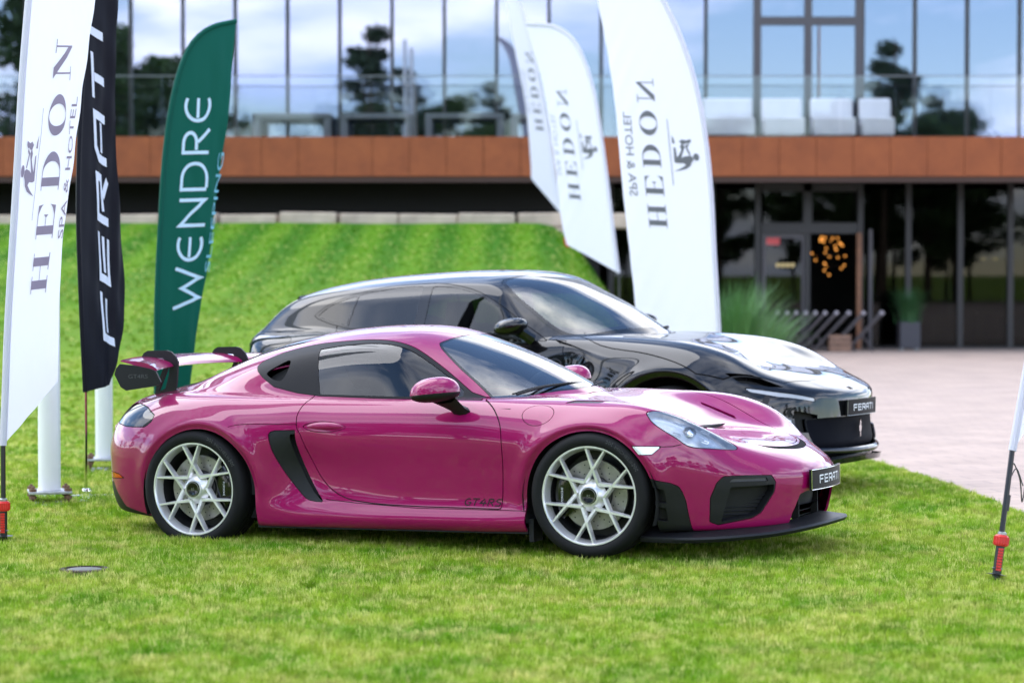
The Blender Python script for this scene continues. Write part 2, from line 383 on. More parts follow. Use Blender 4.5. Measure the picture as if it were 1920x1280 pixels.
def flange(V, N, T, depth, taper=0.):
    """turn the open border of a panel inwards"""
    e = np.concatenate([T[:, [0, 1]], T[:, [1, 2]], T[:, [2, 0]]]); key = np.sort(e, 1)
    u, idx, cnt = np.unique(key, axis=0, return_index=True, return_counts=True); be = e[idx[cnt == 1]]
    be = be[~((np.abs(V[be[:, 0], 1]) < 1e-4) & (np.abs(V[be[:, 1], 1]) < 1e-4))]
    if len(be) == 0: return V, N, T
    d = V[be[:, 1]]-V[be[:, 0]]; fn = np.cross(N[be[:, 0]], d)*-1; fn /= np.linalg.norm(fn, axis=1, keepdims=True)+1e-12
    n = len(V); m = len(be); a = V[be[:, 0]]; b = V[be[:, 1]]; a2 = a-N[be[:, 0]]*depth; b2 = b-N[be[:, 1]]*depth
    V2 = np.concatenate([V, a, b, b2, a2]); N2 = np.concatenate([N, fn, fn, fn, fn]); i = np.arange(m)
    return V2, N2, np.concatenate([T, np.stack([n+i+m, n+i, n+i+3*m], 1), np.stack([n+i+m, n+i+3*m, n+i+2*m], 1)])
def inset(m, d): return m[0]-m[1]*d, m[1], m[2]
def sobj(name, m, mat, parent): return mobj(name, m[0], m[2], mat, parent, N=m[1])
def both(name, m, mat, parent, depth=0):
    """the panel and its twin on the other side, as two parts"""
    if depth: m = flange(*m, depth)
    return sobj(name, m, mat, parent), sobj(name, mirror(*m), mat, parent)

# ---------------------------------------------------------------- lettering
def flat_text(txt, cut=None, bold=0.):
    cu = bpy.data.curves.new('lettering', 'FONT'); cu.body = txt; cu.size = 1; cu.offset = bold; cu.resolution_u = 3; cu.space_character = 1.0
    o = bpy.data.objects.new('lettering', cu); COL.objects.link(o)
    me = o.to_mesh(); bm = bmesh.new(); bm.from_mesh(me); o.to_mesh_clear(); bpy.data.objects.remove(o); bpy.data.curves.remove(cu)
    bmesh.ops.triangulate(bm, faces=bm.faces[:])
    x0, x1 = min(v.co.x for v in bm.verts), max(v.co.x for v in bm.verts); h = max(v.co.y for v in bm.verts)
    if cut:
        for i in range(1, cut):
            bmesh.ops.bisect_plane(bm, geom=bm.verts[:]+bm.edges[:]+bm.faces[:], plane_co=(x0+(x1-x0)*i/cut, 0, 0), plane_no=(1, 0, 0))
    bm.verts.index_update(); V = np.array([v.co[:2] for v in bm.verts]); F = [[v.index for v in f.verts] for f in bm.faces]; bm.free()
    V[:, 0] -= x0; return V, F, x1-x0, h
def stroke(poly, w, closed=False):
    """polyline -> strip of quads with mitred joints"""
    P = [np.array(p, float) for p in poly]; n = len(P); L = []; Rr = []
    for i in range(n):
        a = P[i]-P[i-1] if (i > 0 or closed) else None; b = P[(i+1) % n]-P[i] if (i < n-1 or closed) else None
        if a is None: a = b
        if b is None: b = a
        a = a/np.linalg.norm(a); b = b/np.linalg.norm(b); na = np.array([-a[1], a[0]]); nb = np.array([-b[1], b[0]])
        m = na+nb; m = m/max(np.linalg.norm(m), 1e-6); k = w/2/max(m@na, .35); L.append(P[i]+m*k); Rr.append(P[i]-m*k)
    V = L+Rr; F = [(i, n+i, n+i+1, i+1) for i in range(n-1)]
    if closed: F.append((n-1, 2*n-1, n, 0))
    return V, F
def arc(cx, cy, rx, ry, a0, a1, n=14): return [(cx+rx*math.cos(R(a0+(a1-a0)*i/n)), cy+ry*math.sin(R(a0+(a1-a0)*i/n))) for i in range(n+1)]
# ================================================================ ground: lawn, bank, paving
G0 = -.06
EDGE = [(3.6, -30), (3.45, 8), (3.30, 13.0), (3.23, 15.2), (3.14, 17.6), (2.92, 19.6), (2.62, 21.6), (2.45, 24), (2.6, 28), (2.9, 33), (3.1, 40), (3.1, 50)]
def edge_x(y): return np.interp(y, [p[1] for p in EDGE], [p[0] for p in EDGE])
def ground_z(x, y):
    x = np.asarray(x, float); y = np.asarray(y, float)
    up = sstep(23.0, 30.0, y)*.18+np.clip((y-24.5)/20.0, 0, 1)*2.28
    side = 1-sstep(.55, 2.9, x)
    und = .010*np.sin(x*1.7+y*.9)+.008*np.sin(x*.8-y*1.3+1)
    return G0+up*side+und*np.clip((3.0-x)/1.5, 0, 1)*np.clip((y-8)/3, 0, 1)*.6

def grass_colour(t, pos, far=False):
    """patchy lawn colour from world position: fresh green, yellow-green and straw patches, mowing stripes on the bank"""
    N = t.nodes.new; Lk = t.links.new
    def noise(sc, det=3, rough=.55, dist=0):
        n = N('ShaderNodeTexNoise'); n.inputs['Scale'].default_value = sc; n.inputs['Detail'].default_value = det; n.inputs['Roughness'].default_value = rough; n.inputs['Distortion'].default_value = dist; Lk(pos, n.inputs['Vector']); return n.outputs['Fac']
    def ramp(v, *el):
        r = N('ShaderNodeValToRGB'); e = r.color_ramp.elements
        while len(e) < len(el): e.new(.5)
        for k, (p, c) in enumerate(el): e[k].position = p; e[k].color = (*c, 1)
        Lk(v, r.inputs[0]); return r.outputs[0]
    def mix(f, a, b, bt='MIX'):
        m = N('ShaderNodeMix'); m.data_type = 'RGBA'; m.blend_type = bt; m.clamp_factor = True
        if isinstance(f, float): m.inputs['Factor'].default_value = f
        else: Lk(f, m.inputs['Factor'])
        Lk(a, m.inputs['A'])
        if isinstance(b, tuple): m.inputs['B'].default_value = (*b, 1)
        else: Lk(b, m.inputs['B'])
        return m.outputs['Result']
    base = ramp(noise(1.9, 6, .62), (.32, (.100, .260, .008)), (.5, (.220, .355, .020)), (.68, (.360, .420, .055)))
    straw = ramp(noise(4.2, 6, .66, .5), (.50, (0, 0, 0)), (.76, (1, 1, 1)))
    c = mix(straw, base, (.50, .44, .15)) if not far else base
    lush = ramp(noise(.9, 3, .5), (.60, (0, 0, 0)), (.76, (1, 1, 1)))
    c = mix(lush, c, (.085, .265, .010))
    sp = N('ShaderNodeSeparateXYZ'); Lk(pos, sp.inputs[0])
    # the bank: greener, with stripes up the slope
    bank = N('ShaderNodeMapRange'); bank.inputs['From Min'].default_value = 21; bank.inputs['From Max'].default_value = 31; Lk(sp.outputs['Y'], bank.inputs['Value'])
    st = N('ShaderNodeMath'); st.operation = 'MULTIPLY_ADD'; Lk(sp.outputs['X'], st.inputs[0]); st.inputs[1].default_value = 7.2; st.inputs[2].default_value = 0
    nz = noise(.55, 2); wob = N('ShaderNodeMath'); wob.operation = 'MULTIPLY_ADD'; Lk(nz, wob.inputs[0]); wob.inputs[1].default_value = .3; Lk(st.outputs[0], wob.inputs[2])
    sn = N('ShaderNodeMath'); sn.operation = 'SINE'; Lk(wob.outputs[0], sn.inputs[0])
    sr = N('ShaderNodeMapRange'); sr.inputs['From Min'].default_value = -.8; sr.inputs['From Max'].default_value = .8; Lk(sn.outputs[0], sr.inputs['Value'])
    green = ramp(sr.outputs[0], (.0, (.046, .170, .001)), (1, (.105, .250, .004)))
    lowb = ramp(noise(.8, 4), (.38, (.120, .250, .008)), (.62, (.215, .300, .020)))
    b2 = N('ShaderNodeMapRange'); b2.inputs['From Min'].default_value = 26; b2.inputs['From Max'].default_value = 40; Lk(sp.outputs['Y'], b2.inputs['Value'])
    return mix(bank.outputs[0], c, mix(b2.outputs[0], lowb, green))
def lawn_mats():
    m, t, b = node_mat('turf'); g = t.nodes.new('ShaderNodeNewGeometry')
    c = grass_colour(t, g.outputs['Position'])
    fn = t.nodes.new('ShaderNodeTexNoise'); fn.inputs['Scale'].default_value = 55; fn.inputs['Detail'].default_value = 4; t.links.new(g.outputs['Position'], fn.inputs['Vector'])
    mr = t.nodes.new('ShaderNodeMapRange'); mr.inputs['From Min'].default_value = .3; mr.inputs['From Max'].default_value = .7; mr.inputs['To Min'].default_value = .55; mr.inputs['To Max'].default_value = 1.0; t.links.new(fn.outputs['Fac'], mr.inputs['Value'])
    sc = t.nodes.new('ShaderNodeVectorMath'); sc.operation = 'SCALE'; t.links.new(c, sc.inputs[0]); t.links.new(mr.outputs[0], sc.inputs['Scale']); t.links.new(sc.outputs[0], b.inputs['Base Color'])
    b.inputs['Roughness'].default_value = .9; b.inputs['Specular IOR Level'].default_value = .15
    bp = t.nodes.new('ShaderNodeBump'); bp.inputs['Strength'].default_value = .8; bp.inputs['Distance'].default_value = .02; t.links.new(fn.outputs['Fac'], bp.inputs['Height']); t.links.new(bp.outputs[0], b.inputs['Normal'])
    m, t, b = node_mat('grass_blade'); g = t.nodes.new('ShaderNodeNewGeometry'); oi = t.nodes.new('ShaderNodeObjectInfo')
    c = grass_colour(t, g.outputs['Position'])
    mr = t.nodes.new('ShaderNodeMapRange'); mr.inputs['To Min'].default_value = .7; mr.inputs['To Max'].default_value = 1.6; t.links.new(oi.outputs['Random'], mr.inputs['Value'])
    sc = t.nodes.new('ShaderNodeVectorMath'); sc.operation = 'SCALE'; sm = t.nodes.new('ShaderNodeMapRange'); sm.inputs['From Min'].default_value = .66; sm.inputs['From Max'].default_value = .95; sm.inputs['To Max'].default_value = .70; t.links.new(oi.outputs['Random'], sm.inputs['Value']); mm = t.nodes.new('ShaderNodeMix'); mm.data_type = 'RGBA'; mm.inputs['B'].default_value = (.48, .43, .17, 1); t.links.new(sm.outputs[0], mm.inputs['Factor']); t.links.new(c, mm.inputs['A']); t.links.new(mm.outputs['Result'], sc.inputs[0]); t.links.new(mr.outputs[0], sc.inputs['Scale']); t.links.new(sc.outputs[0], b.inputs['Base Color'])
    b.inputs['Roughness'].default_value = .6; b.inputs['Specular IOR Level'].default_value = .06
    tr = t.nodes.new('ShaderNodeBsdfTranslucent'); t.links.new(sc.outputs[0], tr.inputs[0]); mx = t.nodes.new('ShaderNodeMixShader'); mx.inputs[0].default_value = .38
    o = t.nodes['Material Output']; t.links.new(b.outputs[0], mx.inputs[1]); t.links.new(tr.outputs[0], mx.inputs[2]); t.links.new(mx.outputs[0], o.inputs[0])
lawn_mats()
def grid_mesh(xs, ys, zf):
    X, Y = np.meshgrid(xs, ys, indexing='ij'); Z = zf(X, Y); V = np.stack([X, Y, Z], 2).reshape(-1, 3); n = len(ys)
    i = (np.arange(len(xs)-1)[:, None]*n+np.arange(n-1)).ravel(); return V, np.stack([i, i+n, i+n+1, i+1], 1)
# one sheet to the horizon
xs = np.concatenate([[-900, -200, -60, -30, -15], np.arange(-10, 3.01, .25), [3.2, 4, 8, 15, 30, 60, 200, 900]]); ys = np.concatenate([[-900, -200, -60, -20, 0, 5], np.arange(8, 46.1, .3), [48, 60, 200, 900]])
V, F = grid_mesh(xs, ys, lambda X, Y: np.where(Y > 46.2, G0, ground_z(X, Y)))
tag(mobj('lawn', V, F, 'turf', smooth=True), kind='structure')
# paving on the right, following the lawn edge
def paving_mat():
    m, t, b = node_mat('paving'); g = t.nodes.new('ShaderNodeNewGeometry'); mp = t.nodes.new('ShaderNodeMapping'); mp.inputs['Rotation'].default_value = (0, 0, R(-12)); t.links.new(g.outputs['Position'], mp.inputs[0])
    br = t.nodes.new('ShaderNodeTexBrick'); br.inputs['Color1'].default_value = (.42, .31, .245, 1); br.inputs['Color2'].default_value = (.385, .285, .23, 1); br.inputs['Mortar'].default_value = (.22, .18, .165, 1)
    br.inputs['Scale'].default_value = 1; br.inputs['Mortar Size'].default_value = .007; br.inputs['Brick Width'].default_value = .42; br.inputs['Row Height'].default_value = .21; br.inputs['Mortar Smooth'].default_value = .3; br.inputs['Bias'].default_value = -.1
    t.links.new(mp.outputs[0], br.inputs['Vector'])
    n = t.nodes.new('ShaderNodeTexNoise'); n.inputs['Scale'].default_value = 1.4; n.inputs['Detail'].default_value = 6; t.links.new(g.outputs['Position'], n.inputs['Vector'])
    mr = t.nodes.new('ShaderNodeMapRange'); mr.inputs['From Min'].default_value = .3; mr.inputs['From Max'].default_value = .7; mr.inputs['To Min'].default_value = .86; mr.inputs['To Max'].default_value = 1.1; t.links.new(n.outputs['Fac'], mr.inputs['Value'])
    sc = t.nodes.new('ShaderNodeVectorMath'); sc.operation = 'SCALE'; t.links.new(br.outputs['Color'], sc.inputs[0]); t.links.new(mr.outputs[0], sc.inputs['Scale']); t.links.new(sc.outputs[0], b.inputs['Base Color']); b.inputs['Roughness'].default_value = .8
    bp = t.nodes.new('ShaderNodeBump'); bp.inputs['Strength'].default_value = .5; bp.inputs['Distance'].default_value = .01; t.links.new(br.outputs['Fac'], bp.inputs['Height']); bp.invert = True; t.links.new(bp.outputs[0], b.inputs['Normal'])
paving_mat()
yy = np.concatenate([np.linspace(-30, 10, 9), np.arange(10.3, 48.5, .3), [49, 62]]); ex = edge_x(yy)+.02*np.sin(yy*5)+.012*np.sin(yy*13)
V = []; F = []
for i, y in enumerate(yy): V += [(ex[i], y, G0+.004), (ex[i]+.5, y, G0+.014), (8, y, G0+.014), (60, y, G0+.014)]
for i in range(len(yy)-1):
    for j in range(3): F.append((i*4+j, i*4+j+1, (i+1)*4+j+1, (i+1)*4+j))
tag(mobj('paving', V, F, 'paving'), kind='structure')
# stone ledge along the top of the bank
pmat('ledge_stone', (.44, .35, .27), rough=.9, noise=(2.2, .30, 6), bump=(6, .6, .03))
random.seed(4)
ledge = None; x = -15.0; k = 0
ledge = empty('stone_ledge', (0, 45.2, 2.2)); tag(ledge, 'low pale stone ledge between the top of the bank and the dark void', 'ledge')
while x < 1.25:
    for row in range(2):
        w = random.uniform(.7, 1.5); mb = MB(); w = random.uniform(1.05, 1.11); mb.bbox(0, w, random.uniform(-.05, .05), .5+.3*row, 0, random.uniform(.24, .29), .03)
        mb.build('stone', 'ledge_stone', ledge, loc=(x+row*.55, .05+.25*row, -.13+row*.27+random.uniform(-.02, .02)), rot=(0, R(random.uniform(-.8, .8)), R(random.uniform(-1, 1))))
    x += 1.12; k += 1
for i in range(0):
    t = i/7; xx = 1.0+1.75*t; y0 = 44.6-3.6*t; mb = MB(); mb.bbox(-.2, .2, -.16, .16, -.12, .05, .02)
    mb.build('stone', 'ledge_stone', ledge, loc=(xx, y0-45.2, float(ground_z(xx, y0))-2.2+.02), rot=(0, R(24), R(-60)))

# grass blades: small tufts scattered over the near lawn
def grass():
    rng = np.random.default_rng(3)
    tufts = []
    for v in range(5):
        V = []; F = []
        for k in range(16):
            a = rng.uniform(0, 6.28); r = rng.uniform(0, .030); h = rng.uniform(.020, .042)*(1.25 if rng.random() < .12 else 1); lean = rng.uniform(.004, .024); b = rng.uniform(0, 6.28); w = rng.uniform(.0013, .0022)
            x, y = r*math.cos(a), r*math.sin(a); dx, dy = math.cos(b), math.sin(b); px, py = -dy*w, dx*w; n = len(V)
            V += [(x-px, y-py, -.004), (x+px, y+py, -.004), (x+dx*lean*.35+px*.8, y+dy*lean*.35+py*.8, h*.6), (x+dx*lean*.35-px*.8, y+dy*lean*.35-py*.8, h*.6), (x+dx*lean, y+dy*lean, h)]
            F += [(n, n+1, n+2, n+3), (n+3, n+2, n+4)]
        me = mesh_data('tuft', V, F); me.materials.append(MATS['grass_blade']); tufts.append(me)
    colh = bpy.data.collections.new('tufts')
    for i, me in enumerate(tufts): o = bpy.data.objects.new('grass_tuft_source', me); colh.objects.link(o)
    # scatter points: density falls with distance
    pts = []
    def scatter(n, y0, y1):
        y = rng.uniform(y0, y1, n); half = np.where(y < 27, y*.23+1.7, y*.22+1.0); x = rng.uniform(-1, 1, n)*half
        keep = (x < edge_x(y)-.01+rng.normal(0, .015, n)) & (np.hypot(x+2.2, y-12.4) > .115); pts.append(np.stack([x[keep], y[keep], ground_z(x[keep], y[keep])], 1))
    scatter(9000, 6, 8.6); scatter(24000, 8.6, 11); scatter(40000, 11, 15); scatter(26000, 15, 20); scatter(17000, 20, 27); scatter(19000, 27, 44)
    yb = rng.uniform(11, 24, 2600); xb = edge_x(yb)+rng.normal(.0, .03, 2600); pts.append(np.stack([xb, yb, np.full(2600, G0)], 1))
    P = np.concatenate(pts).astype(np.float32)
    me = bpy.data.meshes.new('grass'); me.vertices.add(len(P)); me.vertices.foreach_set('co', P.ravel()); me.update()
    o = link(bpy.data.objects.new('grass', me)); tag(o, 'short mown grass blades of the lawn around the cars', 'grass', kind='stuff')
    ng = bpy.data.node_groups.new('scatter_grass', 'GeometryNodeTree'); ng.interface.new_socket('Geometry', in_out='INPUT', socket_type='NodeSocketGeometry'); ng.interface.new_socket('Geometry', in_out='OUTPUT', socket_type='NodeSocketGeometry')
    n = ng.nodes.new; gi, go = n('NodeGroupInput'), n('NodeGroupOutput'); ci = n('GeometryNodeCollectionInfo'); ci.inputs['Collection'].default_value = colh; ci.inputs['Separate Children'].default_value = True; ci.inputs['Reset Children'].default_value = True
    ip = n('GeometryNodeInstanceOnPoints'); ip.inputs['Pick Instance'].default_value = True
    rr = n('FunctionNodeRandomValue'); rr.data_type = 'FLOAT_VECTOR'; rr.inputs[0].default_value = (-.12, -.12, 0); rr.inputs[1].default_value = (.12, .12, 6.28)
    rs = n('FunctionNodeRandomValue'); rs.data_type = 'FLOAT'; rs.inputs[2].default_value = .75; rs.inputs[3].default_value = 1.25
    lk = ng.links.new; lk(gi.outputs[0], ip.inputs['Points']); lk(ci.outputs[0], ip.inputs['Instance']); lk(rr.outputs[0], ip.inputs['Rotation']); lk(rs.outputs[1], ip.inputs['Scale']); lk(ip.outputs[0], go.inputs[0])
    md = o.modifiers.new('scatter', 'NODES'); md.node_group = ng
grass()
# ================================================================ the hotel
YB, YG, YU, YR = 46.8, 48.8, 48.2, 46.95        # band front, ground-floor glazing, upper glazing, balustrade
def X_at(px, y): return (px-960)/4533*y
def Z_at(py, y): return 1.5+(510-py)/4533*y
def corten():
    m, t, b = node_mat('corten'); g = t.nodes.new('ShaderNodeNewGeometry'); n = t.nodes.new('ShaderNodeTexNoise'); n.inputs['Scale'].default_value = 2.2; n.inputs['Detail'].default_value = 7; n.inputs['Roughness'].default_value = .65
    t.links.new(g.outputs['Position'], n.inputs['Vector']); r = t.nodes.new('ShaderNodeValToRGB'); e = r.color_ramp.elements; e[0].position = .3; e[0].color = (.205, .050, .012, 1); e[1].position = .7; e[1].color = (.30, .080, .020, 1); t.links.new(n.outputs['Fac'], r.inputs[0]); t.links.new(r.outputs[0], b.inputs['Base Color']); b.inputs['Roughness'].default_value = .75
corten()
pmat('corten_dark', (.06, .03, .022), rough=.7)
pmat('frame_black', (.012, .012, .014), rough=.45)
pmat('frame_grey', (.055, .05, .058), rough=.45)
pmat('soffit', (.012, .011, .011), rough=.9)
pmat('room_dark', (.03, .029, .029), rough=.9, noise=(1.5, .4, 3))
pmat('room_upper', (.22, .22, .27), rough=.9)
pmat('floor_dark', (.05, .045, .04), rough=.6)
pmat('linen', (.78, .78, .80), rough=.9, noise=(3, .05, 2))
pmat('table_grey', (.16, .17, .19), rough=.5)
pmat('brown_wood', (.20, .085, .04), rough=.6, noise=(8, .2, 3))
pmat('louvre', (.035, .036, .038), rough=.5)
glass_mat('glass_facade', (.50, .53, .60), ior=2.9, refl=(.68, .72, .88), boost=.06)
glass_mat('glass_ground', (.22, .27, .26), ior=1.36)
glass_mat('glass_rail', (.92, .935, .945), ior=1.45)
pmat('bulb', (1, .55, .2), emit=((1, .40, .08), .9))
pmat('warm_lamp', (1, .6, .3), emit=((1, .55, .2), 1.5))

def building():
    rng = random.Random(8)
    B = empty('hotel_building', (0, YG, G0)); tag(B, 'modern hotel with glass upper storey, rust-coloured band and dark glazed ground floor', 'building')
    zo = G0
    def part(mb, name, mat, **k): return mb.build(name, mat, B, loc=(0, -YG, -zo), **k)
    zb0, zb1 = Z_at(331, YB), Z_at(257, YB)
    # rust-coloured fascia panels
    x = -17.0; w = .715; k = 0
    while x < 17:
        mb = MB(); d = rng.uniform(-.004, .004); mb.bbox(x+.004, x+w-.004, YB+d, YB+.05+d, zb0, zb1, .004); part(mb, 'fascia_panel', 'corten'); x += w; k += 1
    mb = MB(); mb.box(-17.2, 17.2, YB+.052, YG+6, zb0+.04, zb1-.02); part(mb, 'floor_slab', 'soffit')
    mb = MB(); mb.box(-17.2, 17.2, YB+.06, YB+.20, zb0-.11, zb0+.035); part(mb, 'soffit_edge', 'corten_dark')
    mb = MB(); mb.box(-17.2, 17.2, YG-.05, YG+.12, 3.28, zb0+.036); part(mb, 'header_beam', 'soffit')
    mb = MB(); mb.box(-17.2, 17.2, YG+9, YG+9.2, zo-.2, 7.7); mb.box(-17.4, -17.2, YG-1.5, YG+9.2, zo, 7.7); mb.box(17.2, 17.4, YG-1.5, YG+9.2, zo, 7.7); part(mb, 'rear_wall', 'room_dark')
    mb = MB(); mb.box(-17.2, 17.4, YU-.6, YG+9.2, 7.7, 8.0); part(mb, 'roof', 'frame_grey')
    mb = MB(); mb.box(-17.2, 17.2, YU+5, YU+5.2, zb1, 7.7); part(mb, 'upper_room_wall', 'room_upper')
    mb = MB(); mb.box(1.9, 17.2, YG+.1, YG+9, zo-.05, zo+.03); part(mb, 'room_floor', 'floor_dark')
    mb = MB(); mb.box(-17.2, 1.75, YG-.3, YG-.1, zo, 3.3); part(mb, 'shade_wall', 'soffit')  # near-black wall stands in for the deep shade under the overhang
    # upper glazing: panes between slim mullions, a double door with a heavy frame
    sp = 97.7; px = 52-97.7*3
    lines = []
    while px < 2250: lines.append(px); px += sp
    edges = [p for p in lines if not 1418 < p < 1605]
    for a, b in zip(lines[:-1], lines[1:]):
        if a > 1400 and b < 1625: continue
        x0, x1 = X_at(a, YU), X_at(b, YU)
        mb = MB(); mb.box(0, x1-x0-.03, -.004, .004, zb1+.02, 7.7)
        mb.build('window_pane', 'glass_facade', B, loc=(x0+.015, YU-YG, -zo), rot=(R(rng.uniform(-.2, .2)), 0, R(rng.uniform(-.28, .28))))
    for p in edges:
        x = X_at(p, YU); mb = MB(); mb.box(x-.035, x+.035, YU-.06, YU+.10, zb1, 7.7); part(mb, 'mullion', 'frame_black')
    dx = [X_at(p, YU) for p in (1418, 1513, 1608)]
    mb = MB()
    for x in dx: mb.box(x-.075, x+.075, YU-.08, YU+.08, zb1, 7.7)
    zt = Z_at(43, YU)
    for i in range(2):
        mb.box(dx[i]+.075, dx[i+1]-.075, YU-.075, YU+.07, zt-.07, zt+.09); mb.box(dx[i]+.075, dx[i+1]-.075, YU-.075, YU+.07, zb1, zb1+.08)
    part(mb, 'terrace_door_frame', 'frame_grey')
    for i in range(2):
        mb = MB(); mb.box(dx[i]+.08, dx[i+1]-.08, YU-.03, YU-.022, zb1+.09, zt-.08); part(mb, 'terrace_door_pane', 'glass_facade')
        mb = MB(); mb.box(dx[i]+.08, dx[i+1]-.08, YU-.03, YU-.022, zt+.10, 7.7); part(mb, 'window_pane', 'glass_facade')
    mb = MB(); mb.box(X_at(1533, YU)-.012, X_at(1533, YU)+.012, YU-.12, YU-.09, zb1+.1, Z_at(52, YU)); part(mb, 'door_pull', 'brown_wood')
    # balustrade panels
    zr = Z_at(145, YR); x = -17.0; w = 1.46
    while x < 17:
        mb = MB(); mb.box(x+.008, x+w-.008, YR-.006, YR+.006, zb1-.02, zr); part(mb, 'balustrade_panel', 'glass_rail'); x += w
    mb = MB(); mb.box(-17, 17, YR-.012, YR+.012, zr+.001, zr+.02); part(mb, 'handrail', 'table_grey')
    # ground floor glazing
    zh = 3.28; ml = [1145, 1240, 1335, 1420, 1612, 1702, 1799, 1893, 1990, 2090, 2190, 2290]
    for p in ml:
        x = X_at(p, YG); mb = MB(); mb.box(x-.055, x+.055, YG-.09, YG+.10, zo, zh); part(mb, 'mullion', 'frame_black')
    for a, b in zip(ml[:-1], ml[1:]):
        if a == 1420: continue
        x0, x1 = X_at(a, YG)+.056, X_at(b, YG)-.056; mb = MB(); mb.box(x0, x1, YG-.004, YG+.004, zo+.06, zh); part(mb, 'shop_pane', 'glass_ground')
    mb = MB(); mb.box(X_at(1145, YG), 17, YG-.08, YG+.08, zo, zo+.055); part(mb, 'sill', 'frame_black')
    # entrance
    x0, xm, x1 = X_at(1426, YG), X_at(1513, YG), X_at(1606, YG); zd, zt2 = Z_at(438, YG), Z_at(418, YG)
    mb = MB(); mb.box(x0+.005, x1-.005, YG-.12, YG+.1, zd, zt2); mb.box(xm-.09, xm+.09, YG-.10, YG+.1, zt2, zh); mb.box(xm-.05, xm+.05, YG-.11, YG+.1, zo, zd); mb.box(x0+.005, x1-.005, YG-.1, YG+.1, zh-.16, zh); part(mb, 'entrance_frame', 'frame_black')
    for a, b in ((x0+.06, xm-.1), (xm+.1, x1-.06)):
        mb = MB(); mb.box(a, b, YG-.004, YG+.004, zt2, zh-.17); part(mb, 'transom_pane', 'glass_ground')
    mb = MB(); mb.box(x0+.06, xm-.06, YG-.05, YG-.042, zo+.1, zd-.06); leaf = part(mb, 'entrance_door', 'glass_ground')
    mb = MB(); mb.box(x0+.02, xm-.052, YG-.06, YG-.02, zd-.1, zd-.005); mb.box(x0+.02, x0+.10, YG-.06, YG-.02, zo, zd-.1); mb.box(xm-.12, xm-.052, YG-.06, YG-.02, zo, zd-.1); mb.box(x0+.1, xm-.12, YG-.06, YG-.02, zo, zo+.12); part(mb, 'door_leaf_frame', 'frame_grey')
    mb = MB(); mb.box(X_at(1436, YG), X_at(1461, YG), YG-.062, YG-.052, Z_at(459, YG), Z_at(446, YG)); part(mb, 'red_sticker', 'red_print')
    for k in range(4):
        mb = MB(); mb.lathe([(0, -.004), (.045, 0)], 12, 'y', (X_at(1458+9*k, YG), YG-.056, Z_at(497, YG))); part(mb, 'door_dot', 'warm_dot')
    mb = MB(); mb.bbox(X_at(1602, YG), X_at(1611, YG), YG-.32, YG-.22, zo, Z_at(437, YG), .01); part(mb, 'wooden_post', 'brown_wood')
    mb = MB(); mb.bbox(X_at(1625, YG), X_at(1632, YG), YG-.26, YG-.18, zo, Z_at(430, YG), .01); part(mb, 'steel_post', 'frame_grey')
    # louvred blind behind the pane left of the entrance
    for k in range(14):
        z = 2.55-.15*k; mb = MB(); mb.box(X_at(1150, YG), X_at(1415, YG), YG+.20, YG+.27, z, z+.09); part(mb, 'louvre', 'louvre')
    return B
pmat('warm_dot', (.75, .55, .22), rough=.5)
building()
# ---- things inside and in front of the ground floor
def chandelier():
    c = empty('chandelier', (X_at(1555, YG+2.2), YG+2.2, Z_at(480, YG+2.2))); tag(c, 'warm chandelier of small bulbs inside the entrance', 'chandelier')
    rng = random.Random(2); mb = MB(); mb.tube([(0, 0, .15), (0, 0, 1.9)], .02, 6); mb.lathe([(.33, .0), (.36, .02), (.36, .05), (.33, .05)], 24); mb.lathe([(.2, -.22), (.22, -.2), (.2, -.18)], 20); mb.build('chandelier_frame', 'dark_metal', c)
    for k in range(34):
        a = rng.uniform(0, 6.28); z = rng.uniform(-.42, .42); r = .40*math.sqrt(max(.05, 1-(z/.5)**2))*rng.uniform(.2, 1.0)
        b = MB(); b.lathe([(0, -.022), (.013, -.016), (.02, 0), (.013, .016), (0, .022)], 8); b.build('light_bulb', 'bulb', c, smooth=True, loc=(r*math.cos(a), r*math.sin(a), z))
chandelier()
